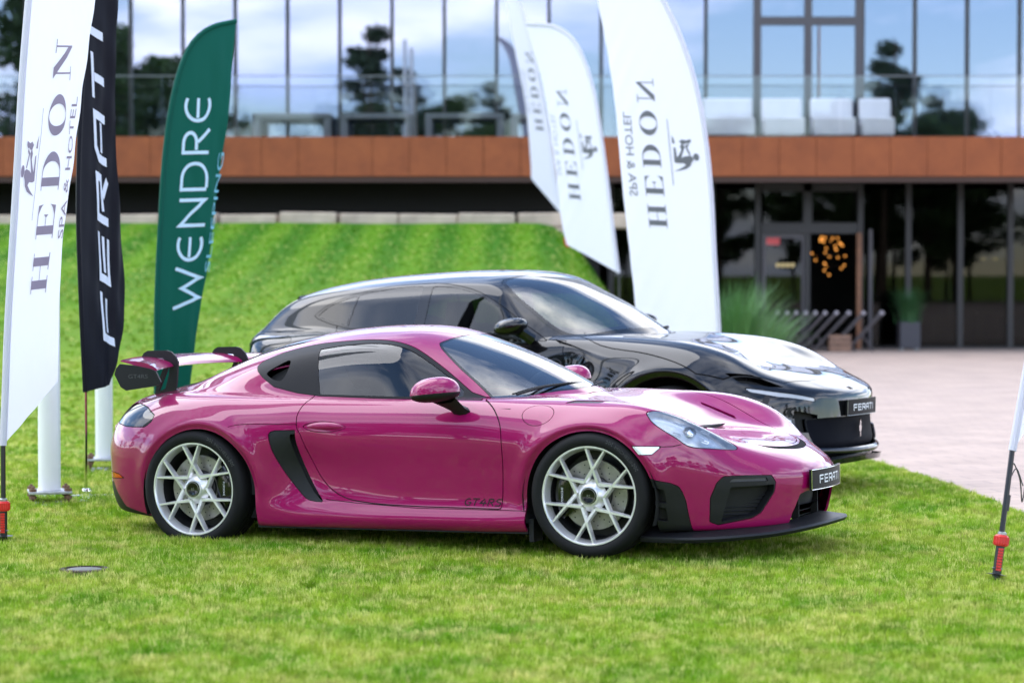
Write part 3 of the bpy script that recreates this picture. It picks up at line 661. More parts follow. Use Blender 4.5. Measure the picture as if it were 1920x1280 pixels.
# ---------------------------------------------------------------- the magenta coupe's surface
def pink_surface(ns=430, nt=230):
    def row(x, w, *p): return (x, w, list(p))
    ST = [
     row(-2.10, .00, (.12,.20),(.05,.20),(.01,.27),(.0,.36),(.0,.46),(0,.57),(.04,.67),(.09,.765),(.16,.835),(.30,.87),(.5,.90)),
     row(-2.09, .28, (.12,.20),(.05,.20),(.01,.27),(.0,.36),(.0,.46),(0,.57),(.04,.67),(.09,.765),(.16,.835),(.30,.87),(.5,.90)),
     row(-2.045,.50, (.12,.19),(.05,.19),(.01,.27),(.0,.36),(.0,.46),(0,.57),(.04,.675),(.10,.765),(.18,.83),(.34,.865),(.6,.895)),
     row(-1.955,.67, (.12,.18),(.06,.18),(.02,.26),(.005,.36),(.0,.46),(0,.57),(.04,.685),(.11,.775),(.20,.83),(.36,.86),(.7,.89)),
     row(-1.80, .80, (.14,.17),(.08,.17),(.04,.25),(.015,.35),(.0,.46),(0,.58),(.05,.71),(.13,.80),(.22,.84),(.42,.855),(.8,.87)),
     row(-1.55, .88, (.16,.15),(.10,.15),(.06,.24),(.025,.35),(.003,.47),(0,.61),(.055,.75),(.14,.845),(.245,.885),(.45,.86),(.9,.86)),
     row(-1.24, .912,(.16,.14),(.09,.14),(.05,.24),(.02,.36),(.002,.48),(0,.62),(.06,.775),(.15,.858),(.26,.88),(.45,.855),(.9,.85)),
     row(-.90,  .905,(.16,.13),(.06,.13),(.03,.22),(.02,.32),(.006,.48),(0,.63),(.045,.765),(.135,.852),(.23,.87),(.45,.85),(.9,.84)),
     row(-.55,  .885,(.14,.125),(.03,.13),(.005,.20),(.022,.30),(.014,.46),(0,.65),(.03,.76),(.11,.848),(.20,.862),(.45,.84),(.9,.84)),
     row(0.0,   .872,(.14,.12),(.03,.125),(-.012,.185),(.026,.28),(.018,.46),(0,.66),(.03,.765),(.11,.845),(.20,.85),(.45,.84),(.9,.84)),
     row(.50,   .872,(.14,.12),(.03,.125),(-.012,.185),(.026,.275),(.018,.45),(0,.65),(.035,.765),(.12,.842),(.22,.85),(.45,.85),(.9,.85)),
     row(.85,   .885,(.14,.12),(.04,.13),(.00,.19),(.03,.275),(.018,.44),(0,.63),(.05,.755),(.15,.832),(.27,.853),(.48,.853),(.9,.855)),
     row(1.24,  .90, (.16,.13),(.07,.14),(.03,.22),(.02,.34),(.006,.46),(0,.60),(.06,.735),(.16,.818),(.28,.838),(.48,.80),(.9,.785)),
     row(1.50,  .885,(.16,.14),(.07,.15),(.03,.24),(.02,.34),(.004,.45),(0,.57),(.05,.70),(.115,.795),(.225,.82),(.45,.748),(.9,.72)),
     row(1.73,  .825,(.14,.14),(.06,.15),(.03,.23),(.015,.32),(.0,.42),(0,.53),(.03,.665),(.085,.750),(.185,.760),(.40,.69),(.85,.66)),
     row(1.91,  .735,(.12,.145),(.05,.15),(.025,.22),(.012,.31),(.0,.40),(0,.48),(.028,.585),(.075,.662),(.165,.674),(.36,.64),(.7,.655)),
     row(2.04,  .62, (.12,.145),(.05,.15),(.025,.22),(.012,.30),(.0,.38),(0,.45),(.03,.515),(.085,.58),(.165,.61),(.30,.618),(.6,.655)),
     row(2.16, .48, (.12,.145),(.05,.15),(.025,.22),(.012,.30),(.0,.37),(0,.435),(.03,.488),(.085,.538),(.17,.575),(.29,.605),(.6,.655)),
     row(2.262, .27, (.12,.145),(.05,.15),(.025,.22),(.012,.30),(.0,.37),(0,.425),(.03,.475),(.085,.515),(.17,.557),(.29,.595),(.55,.655)),
     row(2.306, .00, (.12,.145),(.05,.15),(.025,.22),(.012,.30),(.0,.37),(0,.425),(.03,.472),(.085,.51),(.17,.55),(.29,.59),(.5,.655)),
    ]
    def qx(x):
        a = np.abs(x); o = np.where(a < 1.0, a, 1.0+.72*np.tanh((a-1.0)/1.05)); return np.sign(x)*np.minimum(o, a)
    rx = [-2.3,-1.98,-1.75,-1.5,-1.24,-1.1,-.97,-.84,-.64,-.45,-.28,-.1,.05,.15,.3,.5,.7,.85,.95,1.05,1.3,2.6]
    rz = [.60,.79,.885,.972,1.078,1.13,1.168,1.197,1.230,1.25,1.258,1.254,1.235,1.21,1.162,1.086,.995,.918,.863,.81,.64,-.9]
    xx = np.linspace(-2.3, 2.6, 981); zz = gauss(pchip(rx, rz, xx), .05/.005, mode='odd')
    bx = [-2.3,-1.9,-1.6,-1.3,-1.0,-.7,-.3,.2,.6,1.0]; bw = [.40,.50,.60,.68,.73,.757,.77,.768,.755,.73]
    xw = np.linspace(-2.3, 1.0, 661); ww = gauss(pchip(bx, bw, xw), 20, mode='odd')
    def G(x, w):
        b = .85*sstep(-.25, .35, x) - .12*sstep(-.5, -1.2, x)
        roof = np.interp(x+b*w*w, xx, zz) - .16*w**2 - .55*w**4*sstep(.6, -.1, x)
        wb = np.interp(x, xw, ww); side = .85+np.where(w < wb, (wb-w)*1.98, (wb-w)*14)
        return smin(roof, side, .075)
    def kG(x, w): return .012+.085*sstep(-.55, -1.15, x)
    def disp(X):
        x, y, z = X[..., 0], X[..., 1], X[..., 2]; out = X.copy()
        side = sstep(.55, .75, -y)
        for cx, cz, R in ((1.235, .312, .372), (-1.205, .312, .372)):
            r = np.hypot(x-cx, z-cz); a = np.arctan2(z-cz, x-cx)
            up = sstep(-.25, .25, np.sin(a))
            o = .016*np.exp(-((r-R-.04)/.05)**2)*up - .016*sstep(R+.036, R+.004, r)*up
            out[..., 1] -= o*side
        # the door's pressed side: soft hollow ahead of the intake
        o = .03*np.exp(-((x+.52)/.13)**2-((z-.47)/.16)**2)+.018*np.exp(-((x+.30)/.28)**2-((z-.42)/.14)**2)
        out[..., 1] += o*sstep(.7, .8, -y)
        # bonnet: lowered field between the wings
        return out
    return body_grid(ST, qx, G, ns, nt, blur_s=.058, blur_t=.013, disp=disp, kG=kG)
# ---------------------------------------------------------------- the black four-door's surface
def suv_surface(ns=330, nt=190):
    def row(x, w, *p): return (x, w, list(p))
    lo = [(.12,.24),(.05,.24),(.01,.32),(.005,.45),(.0,.60)]
    lf = [(.14,.20),(.04,.20),(.0,.26),(-.03,.33),(-.02,.41)]
    ST = [
     row(-2.50,.00,*lo,(0,.80),(.0,.93),(.01,1.03),(.06,1.085),(.2,1.13),(.6,1.18)),
     row(-2.48,.35,*lo,(0,.80),(.0,.93),(.01,1.03),(.06,1.085),(.2,1.13),(.6,1.18)),
     row(-2.41,.65,*lo,(0,.80),(.0,.93),(.012,1.03),(.06,1.085),(.2,1.13),(.7,1.18)),
     row(-2.24,.86,*lo,(0,.80),(.01,.95),(.04,1.04),(.10,1.085),(.25,1.12),(.8,1.16)),
     row(-1.95,.965,*lo,(0,.82),(.03,.98),(.085,1.065),(.16,1.105),(.4,1.12),(.9,1.14)),
     row(-1.58,1.01,(.16,.2),(.08,.2),(.04,.3),(.02,.45),(.0,.62),(0,.80),(.03,.97),(.10,1.085),(.18,1.125),(.42,1.13),(.95,1.13)),
     row(-1.1,.985,(.16,.19),(.04,.19),(.0,.27),(.03,.40),(.02,.58),(0,.78),(.03,.97),(.085,1.085),(.15,1.125),(.42,1.12),(.95,1.12)),
     row(-.5,.955,(.16,.19),(.04,.19),(-.01,.26),(.03,.38),(.025,.56),(0,.76),(.025,.96),(.075,1.07),(.13,1.105),(.42,1.10),(.95,1.10)),
     row(.3,.955,(.16,.19),(.04,.19),(-.01,.26),(.03,.38),(.025,.56),(0,.75),(.03,.94),(.085,1.045),(.16,1.085),(.42,1.085),(.95,1.085)),
     row(.8,.975,(.16,.19),(.06,.19),(.01,.28),(.03,.42),(.02,.57),(0,.74),(.04,.93),(.12,1.035),(.24,1.092),(.5,1.095),(.95,1.095)),
     row(1.43,1.0,(.16,.2),(.08,.2),(.04,.3),(.02,.43),(.0,.56),(0,.70),(.05,.88),(.15,.995),(.30,1.058),(.55,1.03),(1.0,1.025)),
     row(1.85,.955,(.16,.2),(.07,.2),(.03,.28),(.01,.38),(.0,.49),(0,.61),(.05,.78),(.14,.905),(.28,.97),(.52,.955),(.95,.945)),
     row(2.13,.82,*lf,(0,.52),(.03,.665),(.09,.765),(.20,.828),(.40,.862),(.8,.90)),
     row(2.30,.62,*lf,(0,.50),(.0,.64),(.025,.715),(.12,.768),(.28,.82),(.7,.90)),
     row(2.415,.34,*lf,(0,.50),(-.005,.63),(.0,.69),(.08,.738),(.23,.795),(.6,.90)),
     row(2.455,.00,*lf,(0,.50),(-.005,.63),(.0,.685),(.08,.735),(.23,.792),(.6,.90)),
    ]
    def qx(x):
        a = np.abs(x); o = np.where(a < 1.2, a, 1.2+.70*np.tanh((a-1.2)/1.05)); return np.sign(x)*np.minimum(o, a)
    rx = [-2.7,-2.45,-2.30,-2.18,-2.06,-1.93,-1.67,-1.3,-.9,-.5,-.2,0,.15,.35,.55,.75,.9,1.0,1.3,2.8]
    rz = [.80,1.08,1.20,1.31,1.395,1.45,1.505,1.548,1.572,1.585,1.578,1.55,1.505,1.415,1.315,1.20,1.105,1.04,.82,-.6]
    xx = np.linspace(-2.7, 2.8, 1101); zz = gauss(pchip(rx, rz, xx), 9, mode='odd')
    bx = [-2.7,-2.4,-2.1,-1.7,-1.2,-.5,.2,.6,1.0]; bw = [.52,.62,.72,.815,.865,.885,.875,.845,.79]
    xw = np.linspace(-2.7, 1.0, 741); ww = gauss(pchip(bx, bw, xw), 20, mode='odd')
    def G(x, w):
        b = .62*sstep(-.3, .35, x)
        roof = np.interp(x+b*w*w, xx, zz) - .11*w**2 - .22*w**4*sstep(.6, -.1, x)
        dw = np.interp(x, xw, ww)-w; side = 1.115+np.where(dw > 0, dw*2.25, dw*14)
        return smin(roof, side, .085)
    def kG(x, w): return .012+.05*sstep(-1.2, -1.8, x)
    def disp(X):
        x, y, z = X[..., 0], X[..., 1], X[..., 2]; out = X.copy(); side = sstep(.6, .8, -y)
        for cx, cz, Rr in ((1.41, .372, .44), (-1.58, .382, .45)):
            r = np.hypot(x-cx, z-cz); up = sstep(-.25, .25, np.sin(np.arctan2(z-cz, x-cx)))
            o = .022*np.exp(-((r-Rr-.05)/.06)**2)*up-.02*sstep(Rr+.045, Rr+.005, r)*up
            out[..., 1] -= o*side
        # scallop behind the front wheel, tucked flank
        o = .05*np.exp(-((x-.62)/.20)**2-((z-.86)/.13)**2)+.03*np.exp(-((x+.2)/.9)**4-((z-.52)/.16)**2)
        out[..., 1] += o*sstep(.75, .9, -y)
        return out
    return body_grid(ST, qx, G, ns, nt, blur_s=.10, blur_t=.022, disp=disp, kG=kG)
# ---------------------------------------------------------------- wheels
def beam(mb, A, B, wa, wb, oa, ob, depth=.035, mi=0):
    """spoke: ridged bar between two points of the wheel face; o is the outward height, face points to -y"""
    A = np.array(A, float); B = np.array(B, float); d = B-A; d /= np.linalg.norm(d); n = np.array([-d[1], d[0]])
    V = []
    for P, w, o in ((A, wa, oa), (B, wb, ob)):
        for k, oo in ((-.5, -depth), (-.5, -.010), (-.26, 0), (.26, 0), (.5, -.010), (.5, -depth)):
            q = P+n*w*k; V.append((q[0], -(o+oo), q[1]))
    F = [(i, i+1, i+7, i+6) for i in range(5)]+[(0, 6, 11, 5), (0, 1, 2, 3, 4, 5), (11, 10, 9, 8, 7, 6)]
    mb.add(V, F, mi)
def wheel_data(kind):
    """returns name -> (mesh builder, material, smooth) for a wheel whose face looks to -y, hub at the origin"""
    out = {}; RR = .272 if kind == 'coupe' else .292; k = RR/.272
    m = MB(); m.lathe([(r*k, -o) for r, o in ((.243, -.062), (.247, -.035), (.254, -.018), (.2565, -.003), (.262, .003), (.268, .003), (.272, -.002), (.272, -.02), (.262, -.05), (.262, -.062))], 72, 'y')
    mq = MB(); mq.lathe([(r*k, -o) for r, o in ((.2425, -.060), (.236, -.10), (.232, -.20), (.0, -.205))], 56, 'y'); out['rim_barrel'] = (mq, 'barrel_dark', True)
    if kind == 'coupe':
        for i in range(6):
            t = 86+60*i; P = lambda r, a: (r*math.cos(R(a)), r*math.sin(R(a)))
            nd = P(.143, t)
            for sg in (-1, 1):
                beam(m, nd, P(.258, t+sg*12.0), .022, .0145, -.006, -.004)
                beam(m, nd, P(.078, t+sg*30), .022, .026, -.006, -.014)
        m.lathe([(0, .05), (.085, .05), (.088, .040), (.074, .028), (.062, .014), (.054, .006), (.054, -.002), (.047, -.004), (.044, .002), (.0, .002)], 40, 'y')
    else:
        for i in range(5):
            t = 90+72*i; P = lambda r, a: (r*math.cos(R(a)), r*math.sin(R(a)))
            for sg in (-1, 1): beam(m, P(.07, t+sg*14), P(.278, t+sg*9), .034, .022, -.01, -.004)
        m.lathe([(0, .05), (.1, .05), (.1, .03), (.08, .012), (0, .006)], 36, 'y')
    out['wheel'] = (m, 'silver' if kind == 'coupe' else 'dark_metal', True)
    m = MB(); tr = .340 if kind == 'coupe' else .378; g = tr-.340
    prof = [(RR-.012, .006), (RR-.004, -.001), (RR+.004, -.008), (.298+g*.6, -.0125), (.318+g, -.009), (.331+g, .004), (.3385+g, .022), (.3405+g, .05)]
    for y in (.075, .115, .155, .195): prof += [(.341+g, y), (.334+g, y+.001), (.334+g, y+.008), (.341+g, y+.009)]
    prof += [(.339+g, .225), (.33+g, .243), (.30+g*.6, .25), (RR-.01, .235)]
    m.lathe(prof, 80, 'y'); out['tyre'] = (m, 'rubber', True)
    m = MB(); m.lathe([(0, -.004), (.03, -.0045), (.036, -.0065), (.0425, -.006), (.0435, .004)], 32, 'y'); out['hub_cap'] = (m, 'gloss_black', True)
    m = MB(); m.lathe([(.105, .094), (.105, .088), (.190, .088), (.190, .114), (.105, .114)], 56, 'y')
    m.lathe([(0, .07), (.085, .07), (.1, .078), (.105, .094)], 40, 'y', mi=1)
    for i in range(45):
        a = i*8; r = (.122, .145, .168)[i % 3]; x, z = r*math.cos(R(a)), r*math.sin(R(a))
        m.lathe([(0, .0874), (.0042, .0874)], 7, 'y', (x, 0, z), mi=1)
    out['brake_disc'] = (m, ['steel_disc', 'dark_metal'], True)
    m = MB(); a0 = 0
    prof = [(.128, .062), (.200, .056), (.216, .066), (.216, .13), (.128, .13)]
    for i in range(12):
        a = R(-38+76*i/11); a2 = R(-38+76*(i+1)/11)
        if i == 11: break
        V = [(r*math.cos(q), y, r*math.sin(q)) for q in (a, a2) for r, y in prof]; n = len(prof)
        F = [(j, (j+1) % n, n+(j+1) % n, n+j) for j in range(n)]
        if i == 0: F.append(tuple(range(n)))
        if i == 10: F.append(tuple(range(2*n-1, n-1, -1)))
        m.add(V, F)
    out['brake_caliper'] = (m, 'gloss_black', True)
    return out
def arc_text(txt, rad, ang, size, y, squash=1.0):
    """lettering bent round a tyre wall; reads clockwise, centred on ang (deg, from +x to +z)"""
    V, F, w, h = flat_text(txt, cut=24); L = w*size*squash
    P = []
    for x, v in V:
        a = R(ang)-(x*size*squash-L/2)/rad; r = rad+(v-h/2)*size; P.append((r*math.cos(a), y, r*math.sin(a)))
    return P, F
WHEELS = {}
def add_wheel(car, kind, x, y, z, near, steer=0, spin=0, cal=0, label=None):
    if kind not in WHEELS:
        d = {}
        for n, (mb, mat, sm) in wheel_data(kind).items():
            o = mb.build(n, mat, None, smooth=sm); d[n] = o.data; bpy.data.objects.remove(o)
        m = MB(); V, F = arc_text('MICHELIN', .307 if kind == 'coupe' else .335, 46, .026, -.0128, 1.25); m.add(V, F)
        for q in range(2):
            for i in range(5):
                for j in range(3):
                    if (i+j) % 2 == 0:
                        a = R((63+i*1.5) if q else (27+i*1.5)); r = (.302 if kind == 'coupe' else .33)+j*.0065; da = R(.72)
                        m.add([(r*math.cos(a-da), -.0128, r*math.sin(a-da)), (r*math.cos(a+da), -.0128, r*math.sin(a+da)), ((r+.006)*math.cos(a+da), -.0128, (r+.006)*math.sin(a+da)), ((r+.006)*math.cos(a-da), -.0128, (r+.006)*math.sin(a-da))], [(0, 1, 2, 3)])
        o = m.build('tyre_lettering', 'rubber_print', None, fix=False); d['tyre_lettering'] = o.data; bpy.data.objects.remove(o)
        m = MB(); V, F, w, h = flat_text('PORSCHE' if kind == 'coupe' else 'FERRARI')
        m.add([(-.1735+(v-h/2)*.016*-1, .0545, (p-w/2)*.019) for p, v in V], F)
        o = m.build('caliper_lettering', 'white_print', None, fix=False); d['caliper_lettering'] = o.data; bpy.data.objects.remove(o)
        m = MB()
        for i in range(24):
            a, a2 = 2*math.pi*i/24, 2*math.pi*(i+1)/24
            m.add([(.0405*math.cos(a), -.0072, .0405*math.sin(a)), (.0405*math.cos(a2), -.0072, .0405*math.sin(a2)), (.0375*math.cos(a2), -.0074, .0375*math.sin(a2)), (.0375*math.cos(a), -.0074, .0375*math.sin(a))], [(0, 1, 2, 3)])
        V, F, w, h = flat_text('RS'); m.add([((p-w/2)*.02, -.0062, (v-h/2)*.02) for p, v in V], F)
        o = m.build('hub_ring', 'silver_dark', None, fix=False); d['hub_ring'] = o.data; bpy.data.objects.remove(o)
        WHEELS[kind] = d
    D = WHEELS[kind]
    w = bpy.data.objects.new('wheel', D['wheel']); w.location = (x, y, z); w.rotation_euler = (0, R(spin), R(steer) if near else R(180+steer)); link(w, car)
    for n in ('tyre', 'rim_barrel', 'hub_cap', 'brake_disc', 'brake_caliper', 'tyre_lettering', 'caliper_lettering', 'hub_ring'):
        if not near and n in ('caliper_lettering', 'tyre_lettering', 'hub_ring'): continue
        o = bpy.data.objects.new(n, D[n]); link(o, w)
        if n == 'brake_caliper': o.rotation_euler = (0, R(cal-spin), 0)
        elif n == 'caliper_lettering': o.rotation_euler = (0, R(cal+180-spin), 0)
        elif n in ('tyre', 'tyre_lettering'): o.rotation_euler = (0, R(-spin), 0)
    return w
# ================================================================ the magenta coupe
FERATI = {  # angular lettering, unit cell 0..1 x 0..1 (x scaled later)
 'F': [[(.06, 0), (.06, .93), (.95, .93)], [(.2, .50), (.86, .50)]],
 'E': [[(.95, .93), (.06, .93), (.06, .07), (.95, .07)], [(.2, .50), (.9, .50)]],
 'R': [[(.06, 0), (.06, .93), (.93, .93), (.93, .45), (.22, .45)], [(.62, .34), (.93, .34), (.93, 0)]],
 'A': [[(.06, 0), (.06, .62), (.34, .93), (.93, .93), (.93, 0)], [(.2, .42), (.8, .42)]],
 'T': [[(.0, .93), (1.0, .93)], [(.5, .82), (.5, 0)]],
 'I': [[(.12, 1), (.12, 0)]],
}
def stroke_word(word, font, lw, cw, ch, gap, italic=0.):
    m = MB(); x = 0
    for c in word:
        wd = cw*(.28 if c == 'I' else 1)
        for pl in font[c]:
            V, F = stroke([(p[0]*cw, p[1]*ch) for p in pl], lw); m.add([(v[0]+x+v[1]*italic, v[1], 0) for v in V], F)
        x += wd+gap
    return m, x-gap
CARS = []
def pink_car():
    car = empty('sports_coupe', (-.3436, 14.2815, -.0640), (0, -.021724, -.428904))
    car.rotation_mode = 'XYZ'
    tag(car, 'magenta two-door sports coupe with rear wing on the lawn in front', 'car')
    X, N, _ = pink_surface(430, 230)
    s = Surf(X, N); Y = (0, -1, 0); Zt = (0, 0, 1)
    S2 = lambda l: [(a, 0, b) for a, b in l]; T2 = lambda l: [(a, b, 0) for a, b in l]
    for cx in (1.235, -1.205): s.cut('void', S2(arc(cx, .312, .372, .372, 0, 360, 72)[:-1]), Y, zone=lambda V: V[:, 1] < -.45, facing=-.3)
    for cx in (1.235, -1.205): s.cut('void', S2([(cx-.3725, .30), (cx+.3725, .30), (cx+.385, -.1), (cx-.385, -.1)]), Y, zone=lambda V: V[:, 1] < -.45, facing=-.9)
    # black lower rear
    s.cut_field('rear_diffuser', lambda V: np.where(V[:, 0] < -1.45, V[:, 2]-np.interp(V[:, 0], [-2.2, -1.92, -1.88, -1.81, -1.62, -1.5], [.36, .355, .30, .212, .168, .16]), 1))
    # side windows
    wout = crom([(-.965,1.035),(-.952,1.058),(-.90,1.083),(-.806,1.117),(-.608,1.158),(-.411,1.175),(-.234,1.181),(-.10,1.170),(.0,1.145),(.072,1.113),(.197,1.040),(.331,.953),(.440,.882)], 5).tolist()+[[.560,.843],[.344,.846],[.157,.849],[-.114,.855],[-.463,.867],[-.621,.884],[-.788,.918],[-.891,.973],[-.945,1.01]]
    s.panel('window_trim', S2(wout), Y, g=.0015, facing=.05)
    gl = crom([(-.556,1.131),(-.385,1.153),(-.223,1.161),(-.10,1.152),(.002,1.126),(.088,1.084),(.214,1.010),(.345,.926)], 5).tolist()+[[.392,.893],[.40,.862],[.154,.862],[-.466,.877]]
    s.cut('side_window', S2(gl), Y, 0, ('window_trim',), .0)
    s.cut('quarter_intake', S2(crom([(-.868,.995),(-.81,1.036),(-.73,1.068),(-.72,1.03),(-.745,.955),(-.79,.955),(-.835,.972)], 4, True)), Y, 0, ('window_trim',), .0)
    # windscreen
    ws = [(.205,.1),(.205,0),(.192,-.04),(.163,-.233),(.126,-.395)]+crom([(.126,-.395),(.154,-.433),(.294,-.509),(.432,-.565),(.568,-.618)], 4)[1:].tolist()+[(.61,-.622)]+crom([(.61,-.622),(.663,-.576),(.733,-.447),(.816,-.32),(.885,-.177),(.905,0),(.885,.177)], 4)[1:].tolist()
    s.panel('screen_border', T2(ws), Zt, g=.0015)
    s.cut('windscreen', T2(ws), Zt, -.016, ('screen_border',))
    # rear window
    s.panel('rear_border', T2([(-.66,.1),(-.66,0),(-.68,-.3),(-.74,-.44),(-1.25,-.42),(-1.42,-.30),(-1.46,0),(-1.46,.1)]), Zt, g=.0015)
    s.cut('rear_window', T2([(-.66,.1),(-.66,0),(-.68,-.3),(-.74,-.44),(-1.25,-.42),(-1.42,-.30),(-1.46,0),(-1.46,.1)]), Zt, -.02, ('rear_border',))
    # door, intake
    door = [(.573,.852),(.576,.843)]+crom([(.576,.843),(.60,.833),(.660,.791),(.713,.714),(.730,.60),(.728,.45),(.7125,.262)], 5)[1:].tolist()+[(.705,.252),(.215,.257)]+crom([(.215,.257),(-.02,.265),(-.133,.274),(-.250,.293),(-.348,.339),(-.433,.425),(-.495,.550),(-.532,.655),(-.551,.688),(-.561,.754),(-.551,.80),(-.530,.837),(-.501,.865)], 4)[1:].tolist()+[(-.49,.895)]
    s.panel('door', S2(door), Y, g=.003)
    ink = [(-.722,.668),(-.694,.676),(-.566,.679)]+crom([(-.566,.679),(-.563,.621),(-.527,.47),(-.47,.36),(-.402,.272)], 4)[1:].tolist()+crom([(-.402,.272),(-.459,.275),(-.512,.289),(-.585,.358),(-.663,.468),(-.713,.569),(-.732,.650)], 4)[1:].tolist()
    s.panel('side_intake', S2(ink), Y, g=.002)
    s.cut('intake_slot', S2([(-.602,.655),(-.592,.60),(-.566,.50),(-.522,.40),(-.470,.325),(-.425,.287),(-.36,.25),(-.40,.50),(-.50,.66)]), Y, 0, ('side_intake',))
    s.panel('handle_recess', S2(crom([(-.515,.700),(-.45,.723),(-.37,.728),(-.29,.716),(-.24,.695),(-.30,.676),(-.38,.668),(-.46,.674)], 4, True)), Y, g=.0018, only=('door',))
    s.groove(S2([(-.39,.287),(-.2,.270),(.2,.248),(.87,.246)]), Y)
    s.groove(S2(crom([(-1.0,.694),(-.95,.706),(-.90,.711),(-.746,.712),(-.558,.711)], 4)), Y)
    s.panel('fuel_flap', [(.925+.092*math.cos(a)-.0*math.sin(a), -.815+.060*math.sin(a)*.72, .766+.060*math.sin(a)) for a in np.linspace(0, 2*math.pi, 40, endpoint=False)], (0, -.72, .69), g=.0018)
    # lamps
    hl = crom([(1.542,-.776,.779),(1.551,-.767,.784),(1.592,-.737,.789),(1.698,-.706,.762),(1.819,-.666,.703),(1.916,-.601,.636),(1.978,-.570,.586),(1.984,-.584,.576),(1.959,-.633,.574),(1.875,-.726,.585),(1.785,-.783,.599),(1.717,-.801,.645),(1.651,-.809,.685),(1.582,-.803,.732)], 4, True)
    s.panel('headlamp', hl, (.35, -.62, .70), g=.0028)
    s.panel('side_marker', [(1.490,-.87,.606),(1.650,-.83,.602),(1.606,-.87,.560),(1.531,-.88,.558)], Y, g=.002)
    s.groove([(1.650,-.83,.600),(1.705,-.812,.601),(1.748,-.789,.611)], Y)
    s.panel('tail_lamp', [(-1.85,-.56,.825),(-1.729,-.664,.816),(-1.68,-.71,.811),(-1.624,-.756,.799),(-1.542,-.817,.759),(-1.551,-.838,.722),(-1.595,-.841,.690),(-1.698,-.807,.688),(-1.771,-.770,.689),(-1.98,-.52,.695),(-1.96,-.48,.79)], (-.6, -.72, .33), g=.003)
    s.panel('rear_reflector', [(-1.96,-.64,.413),(-1.906,-.715,.413),(-1.83,-.77,.408),(-1.775,-.80,.384),(-1.907,-.71,.376),(-1.96,-.64,.376)], (-.6, -.8, 0), g=.002)
    # front
    fo = [(1.873,-.723,.195),(1.878,-.732,.26),(1.884,-.739,.324),(1.917,-.729,.403),(1.949,-.706,.437),(2.05,-.61,.436),(2.147,-.497,.430),(2.163,-.475,.39),(2.153,-.477,.338),(2.093,-.527,.229),(2.054,-.564,.204),(1.905,-.691,.175)]
    s.panel('intake_frame', fo, (.75, -.66, 0), g=.002)
    s.cut('grille', [(1.977,-.678,.377),(2.156,-.483,.380),(2.149,-.483,.338),(2.085,-.535,.229),(2.05,-.57,.212),(1.922,-.685,.192)], (.75, -.66, 0), 0, ('intake_frame',))
    s.cut('lamp_slot', [(1.972,-.684,.405),(1.985,-.67,.422),(2.12,-.52,.420),(2.13,-.51,.402)], (.75, -.66, 0), 0, ('intake_frame',))
    s.cut('mouth', [(2.3,.1,.327),(2.3,-.255,.327),(2.3,-.298,.314),(2.3,-.338,.214),(2.3,-.352,.02),(2.3,.1,.02)], (1, 0, 0), 0)
    s.panel('front_blade', S2([(1.5,.45),(1.60,.428),(1.693,.408),(1.735,.388),(1.752,.355),(1.765,.309),(1.792,.05),(1.45,.02)]), Y, g=.002)
    for i in range(2): s.cut('blade_slot', S2([(1.60,.385-.10*i),(1.662,.372-.10*i),(1.668,.298-.10*i),(1.602,.308-.10*i)]), Y, 0, ('front_blade',))
    hood = [(.96,.1),(.96,0),(.945,-.15),(.90,-.30),(.86,-.42),(.855,-.52)]+crom([(.90,-.575),(1.05,-.60),(1.24,-.605),(1.45,-.585),(1.65,-.53),(1.80,-.47),(1.90,-.42),(1.965,-.365),(2.025,-.295),(2.075,-.16),(2.092,0),(2.075,.16)], 5).tolist()
    s.panel('hood', T2(hood), Zt, g=.0027)
    s.panel('hood_lip', T2(crom([(2.0,-.355),(2.045,-.292),(2.093,-.16),(2.110,0),(2.093,.16),(2.13,.16),(2.152,0),(2.13,-.16),(2.072,-.30)], 4, True)), Zt, g=.001)
    s.panel('fender_louvre', T2([(1.05,-.735),(1.09,-.675),(1.285,-.655),(1.25,-.715)]), Zt, g=.001)
    s.cut('hood_duct', T2([(1.38,-.50),(1.40,-.475),(1.63,-.435),(1.60,-.47)]), Zt, 0, ('hood',))

    half = lambda *n, **k: s.get(*n, **k)
    b = flange(*half('body'), .012); g = inset(half('gap'), .009)
    sobj('body', join(b, mirror(*b)), 'paint_magenta', car)
    o = sobj('panel_gaps', join(g, mirror(*g)), 'gap_black', car)
    both('door', half('door'), 'paint_magenta', car, .012)
    for o in both('window_trim', half('window_trim'), 'trim_black', car, .01): pass
    both('quarter_intake', inset(half('quarter_intake'), .05), 'gap_black', car)
    both('side_window', inset(half('side_window'), .003), 'glass_side', car)
    for n, mt in (('screen_border', 'gloss_black'), ('windscreen', 'glass_screen'), ('rear_border', 'gloss_black'), ('rear_window', 'glass_side')):
        m = inset(half(n), .0015); sobj(n, join(m, mirror(*m)), mt, car)
    both('side_intake', inset(half('side_intake'), .004), 'plastic_black', car)
    both('intake_slot', inset(half('intake_slot'), .05), 'gap_black', car)
    both('handle_recess', inset(half('handle_recess'), .002), 'paint_magenta', car)
    both('fuel_flap', half('fuel_flap'), 'paint_magenta', car, .008)
    both('side_marker', inset(half('side_marker'), .001), 'led_white', car)
    both('rear_reflector', half('rear_reflector'), 'amber_red', car)
    both('front_blade', half('front_blade'), 'plastic_black', car, .02)
    both('blade_slot', inset(half('blade_slot'), .03), 'gap_black', car)
    fr = both('intake_frame', half('intake_frame'), 'plastic_black', car, .05)
    both('lamp_slot', inset(half('lamp_slot'), .008), 'interior_grey', car)
    gr = both('grille', inset(half('grille'), .055), 'gap_black', car)
    h = flange(*half('hood'), .012); sobj('hood', join(h, mirror(*h)), 'paint_magenta', car)
    m = half('hood_lip'); sobj('hood_lip', join(m, mirror(*m)), 'lip_black', car)
    both('fender_louvre', inset(half('fender_louvre'), .004), 'plastic_black', car)
